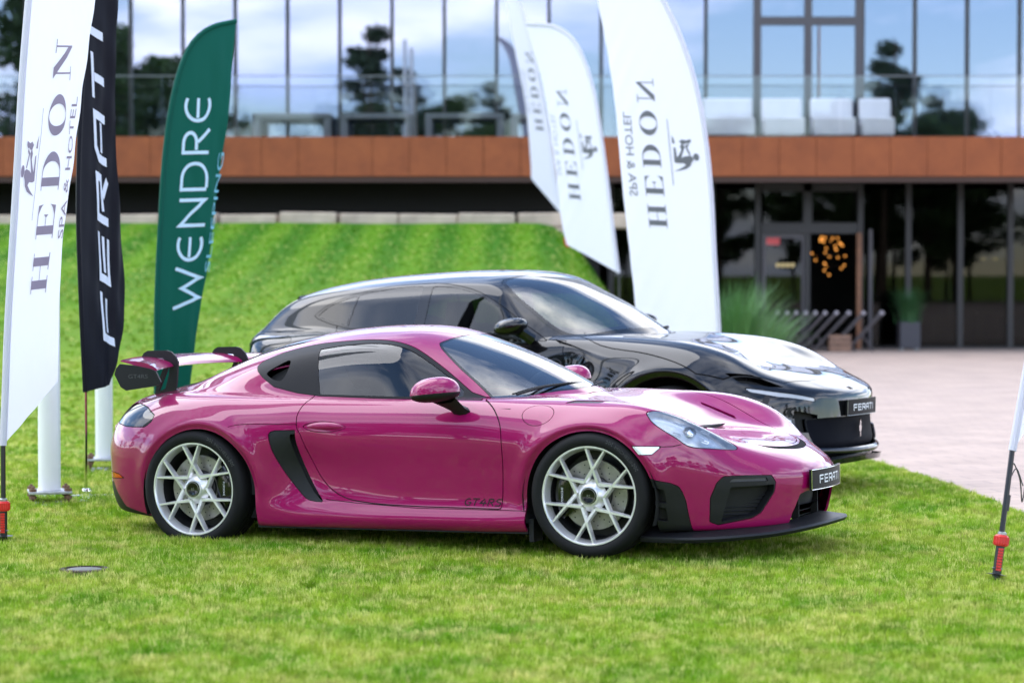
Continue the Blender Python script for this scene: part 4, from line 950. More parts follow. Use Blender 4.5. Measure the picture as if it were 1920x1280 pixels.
    both('hood_duct', inset(half('hood_duct'), .025), 'gap_black', car)
    m = half('rear_diffuser'); m = flange(*m, .012); sobj('rear_diffuser', join(m, mirror(*m)), 'plastic_black', car)
    # mouth: dark recess with bars
    m = inset(half('mouth'), .10); sobj('mouth', join(m, mirror(*m)), 'gap_black', car)
    for sg in (1, -1):
        mb = MB()
        for k in range(9):
            z = .205+k*.019
            t = np.linspace(0, 1, 5); P = [(1.945+.185*a, sg*-(.672-.17*a*1.05), z) for a in t]
            mb.tube([(p[0]-.035, p[1]+sg*.03, p[2]) for p in P], .003, 5)
        mb.build('grille_bars', 'plastic_black', car)
    mb = MB()
    for yy in (-.17, .17): mb.box(2.15, 2.19, yy-.006, yy+.006, .16, .33)
    for k in range(6): mb.box(2.145, 2.149, -.30, .30, .17+k*.026, .174+k*.026)
    mb.build('mouth_bars', 'gap_black', car)
    # lamps: glass in front of a bowl with four small light guides round a projector
    L, Rg = both('headlamp', inset(half('headlamp'), .001), 'glass_lamp', car)
    hm = half('headlamp')
    for o, mm in ((L, hm), (Rg, mirror(*hm))):
        bowl = join(inset(mm, .040), inset(flange(*mm, .041), .0025)) if False else inset(mm, .040); rim_ = flange(*inset(mm, .003), .04); k0 = len(mm[2]); rim_ = (rim_[0], -rim_[1], rim_[2][k0:][:, ::-1]); sobj('lamp_bowl', join(bowl, rim_), pm_lamp(), o)
        sgn = -1 if o is L else 1
        c = np.array([1.775, sgn*.735, .690]); n = np.array([.35, sgn*.62, .70]); n /= np.linalg.norm(n); e1 = np.array([.80, -sgn*.30, -.52]); e1 -= n*(e1@n); e1 /= np.linalg.norm(e1); e2 = np.cross(n, e1)
        mb = MB()
        P = lambda r, a, d: c+e1*r*math.cos(a)+e2*r*math.sin(a)+n*d
        V = []; F = []; pr = [(.034, -.035), (.036, -.022), (.030, -.016), (.022, -.010), (.0, -.006)]
        for i in range(18):
            for r, d in pr: V.append(P(r, 2*math.pi*i/18, d))
        for i in range(18):
            for j in range(4): F.append((i*5+j, ((i+1) % 18)*5+j, ((i+1) % 18)*5+j+1, i*5+j+1))
        mb.add(V, F); mb.build('projector', 'chrome', o, smooth=True)
        for u, v in ((-.075, .04), (.075, .032), (-.055, -.045), (.095, -.03)):
            mb = MB(); q = c+e1*u+e2*v-n*.026
            for a, b_ in (((-.022, .007), (.022, .007)), ((-.022, -.007), (.022, -.007)), ((-.022, -.007), (-.022, .007)), ((.022, -.007), (.022, .007))):
                mb.tube([q+e1*a[0]+e2*a[1], q+e1*b_[0]+e2*b_[1]], .0020, 6)
            mb.build('light_guide', 'led_white', o)
    L, Rg = both('tail_lamp', inset(half('tail_lamp'), .001), 'glass_tail', car)
    tm = half('tail_lamp')
    for o, mm in ((L, tm), (Rg, mirror(*tm))): sobj('lamp_core', inset(mm, .02), 'tail_red', o)
    # inner shell seen through the glass, cabin tub and floor
    shell = s.get('body', sel=lambda c: (c[:, 2] > .845) & (c[:, 0] > -1.55) & (c[:, 0] < .7)); shell = inset(shell, .018); shell = (shell[0], -shell[1], shell[2][:, ::-1])
    sobj('headliner', join(shell, mirror(*shell)), 'interior', car)
    mb = MB(); mb.box(-.95, .95, -.74, .74, .16, .30); mb.box(-.95, .75, -.80, -.72, .30, .80); mb.box(-.95, .75, .72, .80, .30, .80)
    mb.bbox(.52, .93, -.66, .66, .55, .835, .05); mb.bbox(-1.5, -.62, -.62, .62, .30, .86, .05); mb.bbox(-.45, .55, -.10, .10, .30, .55, .04)
    mb.build('cabin', 'interior', car)
    for yy in (-.37, .37):
        mb = MB(); mb.bbox(-.42, .12, yy-.24, yy+.24, .30, .50, .06)
        mb.add([(x, yy+w, z) for x, z, hw in ((-.34, .45, .23), (-.50, .80, .23), (-.575, .95, .17), (-.60, 1.07, .12), (-.68, 1.07, .12), (-.66, .95, .17), (-.60, .8, .23), (-.46, .42, .23)) for w in (-hw, hw)],
               [(2*i, 2*i+1, (2*i+3) % 16, (2*i+2) % 16) for i in range(8)]+[(0, 2, 4, 6, 8, 10, 12, 14), (15, 13, 11, 9, 7, 5, 3, 1)])
        mb.build('seat', 'interior_grey', car, smooth=True)
    mb = MB(); c = Vector((.36, .37, .79)); ax = Vector((-.9, 0, .43)).normalized(); u = Vector((0, 1, 0)); v = ax.cross(u)
    mb.tube([c+(u*math.cos(2*math.pi*k/28)+v*math.sin(2*math.pi*k/28))*.18 for k in range(29)], .016, 8, cap=False)
    for a in (0, 2.1, 4.2): mb.tube([c, c+(u*math.cos(a)+v*math.sin(a))*.18], .012, 6)
    mb.build('steering_wheel', 'interior_grey', car, smooth=True)
    mb = MB(); mb.bbox(.12, .16, -.13, .13, 1.06, 1.12, .015); mb.build('rear_view_mirror', 'interior', car)
    mb = MB(); mb.box(-1.9, -1.62, -.45, .45, .19, .24); mb.box(-1.62, -.82, -.60, .60, .13, .20); mb.box(-.84, .86, -.84, .84, .118, .15); mb.box(.86, 1.62, -.60, .60, .13, .20); mb.box(1.62, 1.98, -.45, .45, .135, .16)
    mb.box(-1.6, -.85, -.60, .60, .2, .62); mb.box(.87, 1.6, -.60, .60, .2, .66)
    mb.build('underbody', 'gap_black', car)
    for cx in (1.235, -1.205):
        for sg in (-1, 1):
            mb = MB(); V = []; F = []
            A = np.linspace(-20, 200, 30)
            for a in A:
                for yy in (.885, .60): V.append((cx+.39*math.cos(R(a)), sg*min(yy, .872), .312+.39*math.sin(R(a))))
            F = [(2*i, 2*i+1, 2*i+3, 2*i+2) for i in range(29)]
            mb.add(V, F); mb.add([(cx+.39*math.cos(R(a)), sg*.6, .312+.39*math.sin(R(a))) for a in A], [tuple(range(30))]); mb.build('arch_liner', 'gap_black', car, fix=False)
    # wheels
    add_wheel(car, 'coupe', 1.241, -.878, .335, True, steer=3, spin=4, cal=180)
    add_wheel(car, 'coupe', -1.241, -.890, .335, True, spin=-8, cal=0)
    add_wheel(car, 'coupe', 1.241, .878, .335, False, steer=3, cal=0); add_wheel(car, 'coupe', -1.241, .890, .335, False, cal=180)
    # splitter
    out = [(1.50, .785, .088), (1.66, .805, .088), (1.80, .80, .09), (1.93, .755, .094), (2.06, .665, .10), (2.18, .54, .108), (2.28, .39, .122), (2.345, .22, .134), (2.37, .0, .14)]
    out = crom(out, 5); inn = []
    mb = MB(); V = []; F = []; n = len(out)
    for sgn in (1,):
        pts = [(p[0], -p[1], p[2]) for p in out]+[(p[0], p[1], p[2]) for p in out[::-1][1:]]
    m2 = len(pts)
    for i, p in enumerate(pts):
        a_ = np.array(pts[max(i-1, 0)][:2]); b_ = np.array(pts[min(i+1, m2-1)][:2]); t_ = (b_-a_)/np.linalg.norm(b_-a_); q = Vector((p[0]-t_[1]*.15, p[1]+t_[0]*.15, 0))
        V += [(p[0], p[1], p[2]+.014), (p[0]-.006, p[1]*.996, p[2]+.026), (q.x, q.y, max(.168, p[2]+.045)), (q.x, q.y, p[2]), (p[0]-.012, p[1]*.99, p[2]-.004)]
    for i in range(m2-1):
        for j in range(5): F.append((i*5+j, i*5+(j+1) % 5, (i+1)*5+(j+1) % 5, (i+1)*5+j))
    F += [tuple(range(5)), tuple((m2-1)*5+j for j in range(4, -1, -1))]
    mb.add(V, F); mb.build('front_splitter', 'plastic_black', car, smooth=True)
    for sg in (-1, 1):
        mb = MB(); mb.box(.868, .895, sg*.84, sg*.72, .075, .20); mb.build('mud_flap', 'plastic_black', car)
        # door handle
        mb = MB(); V = []; F = []; n = 22
        for i in range(n):
            t = i/(n-1); x = -.508+.262*t; hw = max(.0236*math.sin(math.pi*t)**.55, .0008); dz = .698+.004*math.sin(math.pi*t)
            for j in range(9):
                a = math.pi*j/8; V.append((x, sg*-1*-(.862+.020*math.sin(a)*math.sin(math.pi*t)**.6), dz+hw*math.cos(a)))
        F = [(i*9+j, i*9+j+1, (i+1)*9+j+1, (i+1)*9+j) for i in range(n-1) for j in range(8)]
        mb.add(V, F); mb.build('door_handle', 'paint_magenta', car, smooth=True)
        # mirror
        root = None
        for part, mat in (('mirror_shell', 'paint_magenta'), ('mirror_base', 'plastic_black')):
            mb = MB(); V = []; F = []; nu, nv = 30, 14
            c = np.array([.372, sg*.955, .900])
            for i in range(nu):
                a = 2*math.pi*i/nu
                for j in range(nv+1):
                    b_ = math.pi/2*j/nv
                    rz = .092 if part == 'mirror_shell' else -.046
                    ca, sa = math.cos(a), math.sin(a); cb, sb = math.cos(b_)**.8, math.sin(b_)
                    x = .136*ca*cb; y = .104*sa*cb
                    if x > 0: x *= .95
                    z = rz*sb**.95 + .012*(x/.13) - .05*(x/.13)*0
                    V.append((c[0]+x+.03*(y*sg*-1)/.1, c[1]+y, c[2]-.012+z))
            F = [(i*(nv+1)+j, ((i+1) % nu)*(nv+1)+j, ((i+1) % nu)*(nv+1)+j+1, i*(nv+1)+j+1) for i in range(nu) for j in range(nv)]
            mb.add(V, F)
            if part == 'mirror_base':
                n2 = 8; V = []; rings = [((.40, .935, .862), .085, .03), ((.43, .895, .832), .065, .026), ((.452, .86, .806), .048, .024), ((.465, .82, .782), .055, .032)]
                for (x, y, z), ra, rb in rings: V += [(x+ra*math.cos(2*math.pi*k/n2), sg*y, z+rb*math.sin(2*math.pi*k/n2)) for k in range(n2)]
                F = [(i*n2+k, i*n2+(k+1) % n2, (i+1)*n2+(k+1) % n2, (i+1)*n2+k) for i in range(3) for k in range(n2)]
                mb.add(V, F)
            o = mb.build('door_mirror' if root is None else part, mat, car if root is None else root, smooth=True); root = root or o
    # rear wing
    blade = MB(); V = []; F = []; ny = 33; sec = []
    up = [(0, .0), (.03, .012), (.12, .022), (.30, .030), (.55, .030), (.8, .024), (1, .016)]; lo = [(1, .010), (.75, .006), (.5, .0), (.25, -.007), (.08, -.008)]
    for i in range(ny):
        y = -.765+1.53*i/(ny-1); w = abs(y)/.765; lx = -1.70+.15*w**2.2; ch = .235+.02*w; zz = 1.030+.006*(1-w)-.012*w**3
        for cx, cz in up+lo:
            V.append((lx-ch*cx, y, zz+cz+.045*cx))
    n = len(up+lo); F = [(i*n+j, i*n+(j+1) % n, (i+1)*n+(j+1) % n, (i+1)*n+j) for i in range(ny-1) for j in range(n)]+[tuple(range(n)), tuple((ny-1)*n+j for j in range(n-1, -1, -1))]
    blade.add(V, F); wing = blade.build('rear_wing', 'paint_magenta', car, smooth=True)
    ep = ([(-1.802,1.058),(-1.827,1.034),(-1.841,.997),(-1.800,.923),(-1.762,.901),(-1.576,.925),(-1.527,.936),(-1.519,.952),(-1.552,1.014),(-1.595,1.030),(-1.698,1.049)])
    neck = ([(-1.802,.845),(-1.786,.921),(-1.725,1.039),(-1.719,1.062),(-1.735,1.080),(-1.779,1.085),(-1.807,1.078),(-1.835,1.089),(-1.857,1.082),(-1.875,1.064),(-1.904,1.068),(-1.895,1.083),(-1.873,1.113),(-1.845,1.127),(-1.711,1.128),(-1.678,1.119),(-1.646,1.090),(-1.630,1.057),(-1.641,.944),(-1.648,.897),(-1.630,.870)])
    hole = [(-1.773,.878),(-1.697,1.032),(-1.691,1.025),(-1.696,.982),(-1.723,.897)]
    for sg in (-1, 1):
        mb = MB(); mb.prism(ep, sg*.766, sg*.780); o = mb.build('end_plate', 'plastic_black', wing)
        mb = MB(); V, F, w, h = flat_text('GT4RS'); mb.add([(-1.675+sg*-1*(p-w/2)*.048, sg*.7806, .985+(v-h/2)*.034) for p, v in V], F); mb.build('end_plate_lettering', 'interior_grey', wing, fix=False)
        mb = MB(); mb.prism(neck, sg*.398, sg*.412, holes=[hole]); mb.build('swan_neck', 'plastic_black', wing)
    # ducktail edge
    # plate with lettering on the nose
    mb = MB(); V = []; F = []; n = 15
    px = lambda y: 2.322-.42*y*y
    for i in range(n):
        y = -.262+.524*i/(n-1)
        V += [(px(y), y, .331), (px(y), y, .443), (px(y)-.012, y, .443), (px(y)-.012, y, .331)]
    F = [(i*4+j, i*4+(j+1) % 4, (i+1)*4+(j+1) % 4, (i+1)*4+j) for i in range(n-1) for j in range(4)]+[(0, 1, 2, 3), (n*4-1, n*4-2, n*4-3, n*4-4)]
    mb.add(V, F); plate = mb.build('number_plate', 'gap_black', car); plate.data.materials[0] = MATS['plate_black']
    mb = MB()
    for a, b_ in (((-.258, .333), (.258, .333)), ((-.258, .441), (.258, .441))):
        t = np.linspace(a[0], b_[0], 15); mb.tube([(px(y)+.0015, y, a[1]) for y in t], .0016, 5)
    for y in (-.259, .259): mb.tube([(px(y)+.0015, y, .333), (px(y)+.0015, y, .441)], .0022, 5)
    mb.build('plate_rim', 'chrome', plate)
    m, w = stroke_word('FERATI', FERATI, .0082, .052, .045, .013)
    mb = MB(); mb.add([(px(v[0]-w/2)+.0025, v[0]-w/2, .364+v[1]) for v in m.V], m.F); mb.build('plate_lettering', 'white_print', plate, fix=False)
    # wipers, washer line
    for pts in ([(.70,-.60,.868),(.76,-.40,.898),(.83,-.16,.912),(.86,.0,.905)], [(.90,.0,.885),(.86,.25,.905),(.78,.45,.895)]):
        mb = MB(); mb.tube(crom(pts, 6), .007, 6); mb.tube(crom([(p[0]-.025, p[1], p[2]+.002) for p in pts[:3]], 5), .005, 5); mb.build('wiper', 'gap_black', car)
    # door script
    mb = MB(); xs0 = .505
    G = {'G': [arc(.5, .5, .42, .45, 50, 330, 12)+[(.88, .45), (.55, .45)]], 'T': [[(.0, .95), (1.0, .95)], [(.5, .86), (.38, .02)]], '4': [[(.62, .98), (.05, .36), (.95, .36)], [(.70, .66), (.62, .42)], [(.6, .30), (.56, .0)]], 'R': [[(.12, .0), (.2, .93), (.75, .93), (.85, .72), (.7, .50), (.30, .50)], [(.5, .42), (.9, .02)]], 'S': [[(.9, .92), (.35, .92), (.15, .72), (.35, .52), (.7, .48), (.82, .28), (.62, .06), (.05, .06)]]}
    x = 0
    for c in 'GT4RS':
        for pl in G[c]:
            V, F = stroke([(p[0]*.043, p[1]*.040) for p in pl], .0058); mb.add([(.480+x+v[0]+v[1]*.25, 0, .268+v[1]) for v in V], F)
        x += .047
    pv = np.array(mb.V); sv = s.get('door')[0]
    d2 = ((pv[:, None, [0, 2]]-sv[None][:, :, [0, 2]])**2).sum(2); k = np.argsort(d2, 1)[:, :4]; wgt = 1/(np.take_along_axis(d2, k, 1)+1e-6)
    pv[:, 1] = (sv[k, 1]*wgt).sum(1)/wgt.sum(1)-.0025
    for sg in (1, -1):
        P = pv*np.array([1, sg, 1]); m2_ = MB(); m2_.add(P, mb.F); m2_.build('door_lettering', 'gap_black', car, fix=False)
    return car
def pm_lamp():
    if 'lamp_bowl' not in MATS: pmat('lamp_bowl', (.62, .65, .70), rough=.30, metal=.35, noise=(22, .22, 2))
    return 'lamp_bowl'
pmat('plate_black', (.008, .008, .009), rough=.45, spec=.12)
pink_car()
# ================================================================ the black four-door behind it
def suv():
    car = empty('sport_utility_car', (.3458, 18.3579, -.06), (0, -.012, -.52563)); tag(car, 'glossy black four-door sport utility car parked behind the magenta coupe', 'car')
    X, N, _ = suv_surface(360, 200); s = Surf(X, N); Y = (0, -1, 0); Zt = (0, 0, 1)
    S2 = lambda l: [(a, 0, b) for a, b in l]; T2 = lambda l: [(a, b, 0) for a, b in l]
    for cx, cz, r in ((1.41, .372, .44), (-1.58, .382, .45)):
        s.cut('void', S2(arc(cx, cz, r, r, 0, 360, 72)[:-1]), Y, zone=lambda V: V[:, 1] < -.55, facing=-.3); s.cut('void', S2([(cx-r, cz), (cx+r, cz), (cx+r+.01, -.1), (cx-r-.01, -.1)]), Y, zone=lambda V: V[:, 1] < -.55, facing=-.9)
    s.cut_field('sill_trim', lambda V: V[:, 2]-np.where(np.abs(V[:, 0]) < 1.2, .30, np.where(V[:, 0] > 0, .05, .34)))
    wt_ = crom([(-1.700,1.245),(-1.673,1.268),(-1.584,1.325),(-1.349,1.405),(-1.042,1.463),(-.803,1.480),(-.60,1.482),(-.438,1.466),(-.228,1.416),(-.014,1.315),(.189,1.185),(.36,1.078)], 5).tolist()+[[.40,1.055],[.04,1.080],[-.58,1.118],[-1.146,1.140],[-1.314,1.145],[-1.521,1.182],[-1.66,1.222]]
    s.panel('window_trim', S2(wt_), Y, g=.002, facing=.0)
    rw = crom([(-1.66,1.243),(-1.58,1.308),(-1.349,1.388),(-1.042,1.446),(-.815,1.463)], 4).tolist()+[[-.735,1.463],[-.735,1.14],[-1.146,1.158],[-1.314,1.163],[-1.50,1.198]]
    s.cut('rear_door_window', S2(rw), Y, 0, ('window_trim',), .0)
    fw = crom([(-.645,1.462),(-.438,1.447),(-.238,1.397),(-.03,1.298),(.172,1.170),(.30,1.088)], 4).tolist()+[[.30,1.078],[.04,1.098],[-.645,1.136]]
    s.cut('front_door_window', S2(fw), Y, 0, ('window_trim',), .0)
    s.cut('window_trim', S2([(-1.318,1.42),(-1.300,1.42),(-1.345,1.14),(-1.363,1.14)]), Y, 0, ('rear_door_window',), .0)
    ws = [(-.02,.1),(-.02,0),(-.04,-.2),(-.075,-.42),(-.12,-.58),(-.10,-.64)]+crom([(-.10,-.64),(.026,-.70),(.214,-.715),(.418,-.74),(.50,-.73)], 4)[1:].tolist()+crom([(.50,-.73),(.60,-.67),(.70,-.52),(.79,-.34),(.85,-.17),(.87,0),(.85,.17)], 4)[1:].tolist()
    s.panel('screen_border', T2(ws), Zt, g=.0015); s.cut('windscreen', T2(ws), Zt, -.03, ('screen_border',))
    s.panel('rear_screen', T2([(-2.20,.1),(-2.20,-.50),(-2.36,-.52),(-2.42,-.3),(-2.43,.1)]), Zt, g=.002)
    hood = [(.93,.1),(.92,0),(.90,-.17),(.84,-.34),(.75,-.52),(.66,-.66),(.62,-.76)]+crom([(.62,-.76),(.85,-.86),(1.25,-.90),(1.637,-.955)], 4)[1:].tolist()+[(1.817,-.90),(2.163,-.641),(2.237,-.417),(2.27,-.2),(2.28,0),(2.28,.1)]
    s.panel('hood', T2(hood), Zt, g=.0035, facing=.02)
    s.cut('slot', [(1.814,-.877,.843),(1.981,-.774,.830),(2.187,-.695,.751),(2.102,-.760,.752),(1.934,-.859,.774),(1.881,-.868,.806)], (.3, -.6, .7), 0, ('body', 'hood'), .0)
    s.panel('lamp_strip', [(1.957,-.864,.742),(2.001,-.852,.712),(2.172,-.759,.681),(2.376,-.579,.652),(2.372,-.583,.680),(2.166,-.746,.713)], (.5, -.8, .3), g=.002, facing=-.2)
    s.cut('nose_mask', [(2.5,.1,.675),(2.5,-.30,.671),(2.5,-.43,.663),(2.5,-.58,.652),(2.5,-.60,.56),(2.5,-.45,.53),(2.5,.1,.53)], (1, 0, 0), 0)
    s.panel('grille', [(2.5,.1,.52),(2.5,-.44,.52),(2.5,-.61,.515),(2.5,-.60,.40),(2.5,-.57,.33),(2.5,-.46,.295),(2.5,-.146,.288),(2.5,.1,.286)], (1, 0, 0), g=.002)
    s.cut('side_vent', S2([(2.04,.58),(2.20,.55),(2.20,.42),(2.06,.43)]), (.3, -1, 0), 0, ('body',))
    s.cut('scallop', S2([(.43,1.078),(.60,1.035),(.775,.978),(.802,.955),(.795,.93),(.69,.885),(.722,.945),(.60,.995),(.50,1.045)]), Y, 0)
    s.panel('tail_lamp', [(-2.35,-.72,1.03),(-2.035,-.845,1.078),(-1.883,-.852,1.093),(-1.817,-.901,1.068),(-1.826,-.932,1.027),(-1.977,-.926,.983),(-2.186,-.872,.96),(-2.38,-.68,.97)], (-.4, -.85, .3), g=.002, facing=-.2)
    fd = [(.55,1.06),(.545,1.0),(.56,.93),(.52,.60),(.45,.33),(-.62,.33),(-.66,.6),(-.69,1.12)]
    s.panel('front_door', S2(fd), Y, g=.0025); s.panel('rear_door', S2([(-.695,1.13),(-.665,.6),(-.625,.33),(-1.02,.33),(-1.08,.55),(-1.25,.80),(-1.40,.97),(-1.45,1.17)]), Y, g=.0025)
    half = lambda *n, **k: s.get(*n, **k)
    b = flange(*half('body'), .012); g = inset(half('gap'), .009); sobj('body', join(b, mirror(*b)), 'paint_black', car); sobj('panel_gaps', join(g, mirror(*g)), 'gap_black', car)
    for n in ('front_door', 'rear_door'): both(n, half(n), 'paint_black', car, .012)
    both('window_trim', half('window_trim'), 'gloss_black', car, .008)
    for n in ('rear_door_window', 'front_door_window'): both(n, inset(half(n), .003), 'glass_suv', car)
    for n, mt in (('screen_border', 'gloss_black'), ('windscreen', 'glass_screen'), ('rear_screen', 'gloss_black'), ('nose_mask', 'gloss_black'), ('sill_trim', 'plastic_black')):
        m = inset(half(n), .002); sobj(n, join(m, mirror(*m)), mt, car)
    h = flange(*half('hood'), .012); sobj('hood', join(h, mirror(*h)), 'paint_black', car)
    m = inset(half('grille'), .03); sobj('grille', join(m, mirror(*m)), 'grille_mesh', car)
    both('air_slot', inset(half('slot'), .05), 'gap_black', car); both('side_vent', inset(half('side_vent'), .05), 'gap_black', car); both('fender_scallop', inset(half('scallop'), .015), 'gloss_black', car)
    both('lamp_strip', inset(half('lamp_strip'), .004), 'lamp_strip', car)
    for o, mm in zip(both('tail_lamp', inset(half('tail_lamp'), .001), 'glass_tail', car), (half('tail_lamp'), mirror(*half('tail_lamp')))): sobj('lamp_core', inset(mm, .02), 'tail_red', o)
    # lower front wing with dark opening above it
    out = crom([(2.0,.93,.20),(2.15,.86,.20),(2.31,.72,.205),(2.43,.48,.215),(2.50,.22,.225),(2.515,0,.23)], 6); pts = [(p[0], -p[1], p[2]) for p in out]+[(p[0], p[1], p[2]) for p in out[::-1][1:]]
    mb = MB(); V = []
    for p in pts: V += [(p[0], p[1], p[2]+.012), (p[0]-.13, p[1]*.9, p[2]+.03), (p[0]-.13, p[1]*.9, p[2]-.03), (p[0]-.01, p[1], p[2]-.025)]
    F = [(i*4+j, i*4+(j+1) % 4, (i+1)*4+(j+1) % 4, (i+1)*4+j) for i in range(len(pts)-1) for j in range(4)]+[(0, 1, 2, 3), tuple(len(pts)*4-1-j for j in range(4))]
    mb.add(V, F); mb.build('front_splitter', 'gloss_black', car, smooth=True)
    m = MB()                                                         # rolled lower edge of the grille
    pe = crom([(2.17,.70,.30),(2.30,.60,.30),(2.42,.40,.288),(2.485,.18,.284),(2.497,0,.283)], 6); m.tube([(p[0], -p[1], p[2]) for p in pe]+[(p[0], p[1], p[2]) for p in pe[::-1][1:]], .024, 10); m.build('grille_rim', 'paint_black', car, smooth=True)
    # plate
    px = lambda y: 2.490-.30*y*y
    mb = MB(); V = []; n = 15
    for i in range(n):
        y = -.262+.524*i/(n-1); V += [(px(y), y, .525), (px(y)+.006, y, .637), (px(y)-.006, y, .637), (px(y)-.012, y, .525)]
    mb.add(V, [(i*4+j, i*4+(j+1) % 4, (i+1)*4+(j+1) % 4, (i+1)*4+j) for i in range(n-1) for j in range(4)]+[(0, 1, 2, 3), (n*4-1, n*4-2, n*4-3, n*4-4)]); plate = mb.build('number_plate', 'plate_black', car)
    mb = MB()
    for z in (.527, .635): mb.tube([(px(y)+.0035, y, z) for y in np.linspace(-.258, .258, 15)], .0018, 5)
    for y in (-.259, .259): mb.tube([(px(y)+.0035, y, .527), (px(y)+.0065, y, .635)], .002, 5)
    mb.build('plate_rim', 'silver_dark', plate)
    m, w = stroke_word('FERATI', FERATI, .0085, .054, .045, .014)
    mb = MB(); mb.add([(px(v[0]-w/2)+.006, v[0]-w/2, .558+v[1]) for v in m.V], m.F); mb.build('plate_lettering', 'white_print', plate, fix=False)
    # small silver emblem on the grille: a rearing shape
    em = [(0, .0), (.012, .01), (.010, .035), (.022, .05), (.026, .075), (.018, .085), (.022, .10), (.008, .125), (.0, .11), (-.006, .085), (-.02, .075), (-.012, .062), (-.018, .04), (-.006, .045), (-.004, .02)]
    mb = MB(); mb.prism([(a-.05+.05, b_+.365) for a, b_ in em], 2.452, 2.462, axis='x'); mb.build('emblem', 'chrome', car)
    mb = MB(); mb.prism([(-.022, -.03), (.022, -.03), (.022, .03), (-.022, .03)], 0, .004, axis='z'); mb.build('nose_badge', 'nose_badge', car, loc=(2.40, 0, .738), rot=(0, R(24), 0))
    # rear spoiler lip, mirrors, wipers
    V = []
    for i in range(25):
        y = -.60+1.2*i/24; w = abs(y)/.6; V += [(-2.0+.05*w, y, 1.425-.03*w*w), (-2.17+.20*w*w, y, 1.398-.02*w*w), (-2.16+.20*w*w, y, 1.375-.02*w*w), (-1.98+.05*w, y, 1.37-.04*w*w)]
    mb = MB(); mb.add(V, [(i*4+j, i*4+(j+1) % 4, (i+1)*4+(j+1) % 4, (i+1)*4+j) for i in range(24) for j in range(4)]+[(0, 1, 2, 3), (99, 98, 97, 96)]); mb.build('roof_spoiler', 'paint_black', car, smooth=True)
    for sg in (-1, 1):
        mb = MB(); V = []; F = []; nu, nv = 24, 12; c = (.20, sg*1.03, 1.165)
        for i in range(nu):
            a = 2*math.pi*i/nu
            for j in range(nv+1):
                q = -math.pi/2+math.pi*j/nv; V.append((c[0]+.13*math.cos(a)*math.cos(q)**.8, c[1]+.11*math.sin(a)*math.cos(q)**.8, c[2]+.062*math.sin(q)+.02*math.cos(a)*math.cos(q)))
        F = [(i*(nv+1)+j, ((i+1) % nu)*(nv+1)+j, ((i+1) % nu)*(nv+1)+j+1, i*(nv+1)+j+1) for i in range(nu) for j in range(nv)]
        mb.add(V, F); mir = mb.build('door_mirror', 'paint_black', car, smooth=True)
        mb = MB(); mb.tube([(.25, sg*.98, 1.13), (.30, sg*.90, 1.07)], [.035, .045], 8); mb.build('mirror_arm', 'gloss_black', mir, smooth=True)
    for pts in ([(.58,-.62,1.105),(.66,-.40,1.135),(.72,-.15,1.155),(.75,.0,1.15)], [(.84,.05,1.12),(.80,.28,1.14),(.70,.50,1.13)]):
        mb = MB(); mb.tube(crom(pts, 6), .009, 6); mb.build('wiper', 'gap_black', car)
    # cabin
    shell = inset(s.get('body', sel=lambda c: (c[:, 2] > 1.12) & (c[:, 0] > -2.1) & (c[:, 0] < .6)), .02); shell = (shell[0], -shell[1], shell[2][:, ::-1]); sobj('headliner', join(shell, mirror(*shell)), 'interior', car)
    mb = MB(); mb.box(-2.1, .9, -.85, .85, .25, .40); mb.box(-1.9, .5, -.84, -.78, .40, 1.05); mb.box(-1.9, .5, .78, .84, .40, 1.05); mb.bbox(.45, .85, -.76, .76, .7, 1.075, .05); mb.bbox(-2.2, -1.55, -.7, .7, .5, 1.12, .05); mb.build('cabin', 'interior', car)
    for xx in (0, -.95):
        for yy in (-.40, .40):
            mb = MB(); mb.bbox(xx-.5, xx, yy-.25, yy+.25, .45, .66, .06)
            mb.add([(xx-.42+x, yy+w, z) for x, z, hw in ((.04, .62, .24), (-.10, 1.05, .23), (-.14, 1.20, .15), (-.15, 1.34, .12), (-.23, 1.34, .12), (-.23, 1.20, .15), (-.2, 1.05, .23), (-.08, .6, .24)) for w in (-hw, hw)], [(2*i, 2*i+1, (2*i+3) % 16, (2*i+2) % 16) for i in range(8)]+[(0, 2, 4, 6, 8, 10, 12, 14), (15, 13, 11, 9, 7, 5, 3, 1)]); mb.build('seat', 'interior_grey', car, smooth=True)
    mb = MB(); c = Vector((.36, .40, 1.02)); ax = Vector((-.9, 0, .43)).normalized(); u = Vector((0, 1, 0)); v = ax.cross(u); mb.tube([c+(u*math.cos(2*math.pi*k/28)+v*math.sin(2*math.pi*k/28))*.18 for k in range(29)], .016, 8, cap=False)
    for a in (0, 2.1, 4.2): mb.tube([c, c+(u*math.cos(a)+v*math.sin(a))*.18], .012, 6)
    mb.build('steering_wheel', 'interior_grey', car, smooth=True)
    mb = MB(); mb.box(-2.35, 2.25, -.62, .62, .19, .30); mb.box(-1.1, .95, -.90, .90, .195, .29); mb.box(-2.0, -1.15, -.6, .6, .3, .8); mb.box(.96, 1.86, -.6, .6, .3, .8); mb.build('underbody', 'gap_black', car)
    for cx, cz, r in ((1.41, .372, .455), (-1.58, .382, .465)):
        for sg in (-1, 1):
            A = np.linspace(-20, 200, 30); mb = MB(); V = []
            for a in A:
                for yy in (.955, .62): V.append((cx+r*math.cos(R(a)), sg*yy, cz+r*math.sin(R(a))))
            mb.add(V, [(2*i, 2*i+1, 2*i+3, 2*i+2) for i in range(29)]); mb.add([(cx+r*math.cos(R(a)), sg*.62, cz+r*math.sin(R(a))) for a in A], [tuple(range(30))]); mb.build('arch_liner', 'gap_black', car, fix=False)
    for x, y, z in ((1.41, .965, .372), (-1.58, .975, .382)):
        add_wheel(car, 'suv', x, -y, z, True, cal=180); add_wheel(car, 'suv', x, y, z, False)
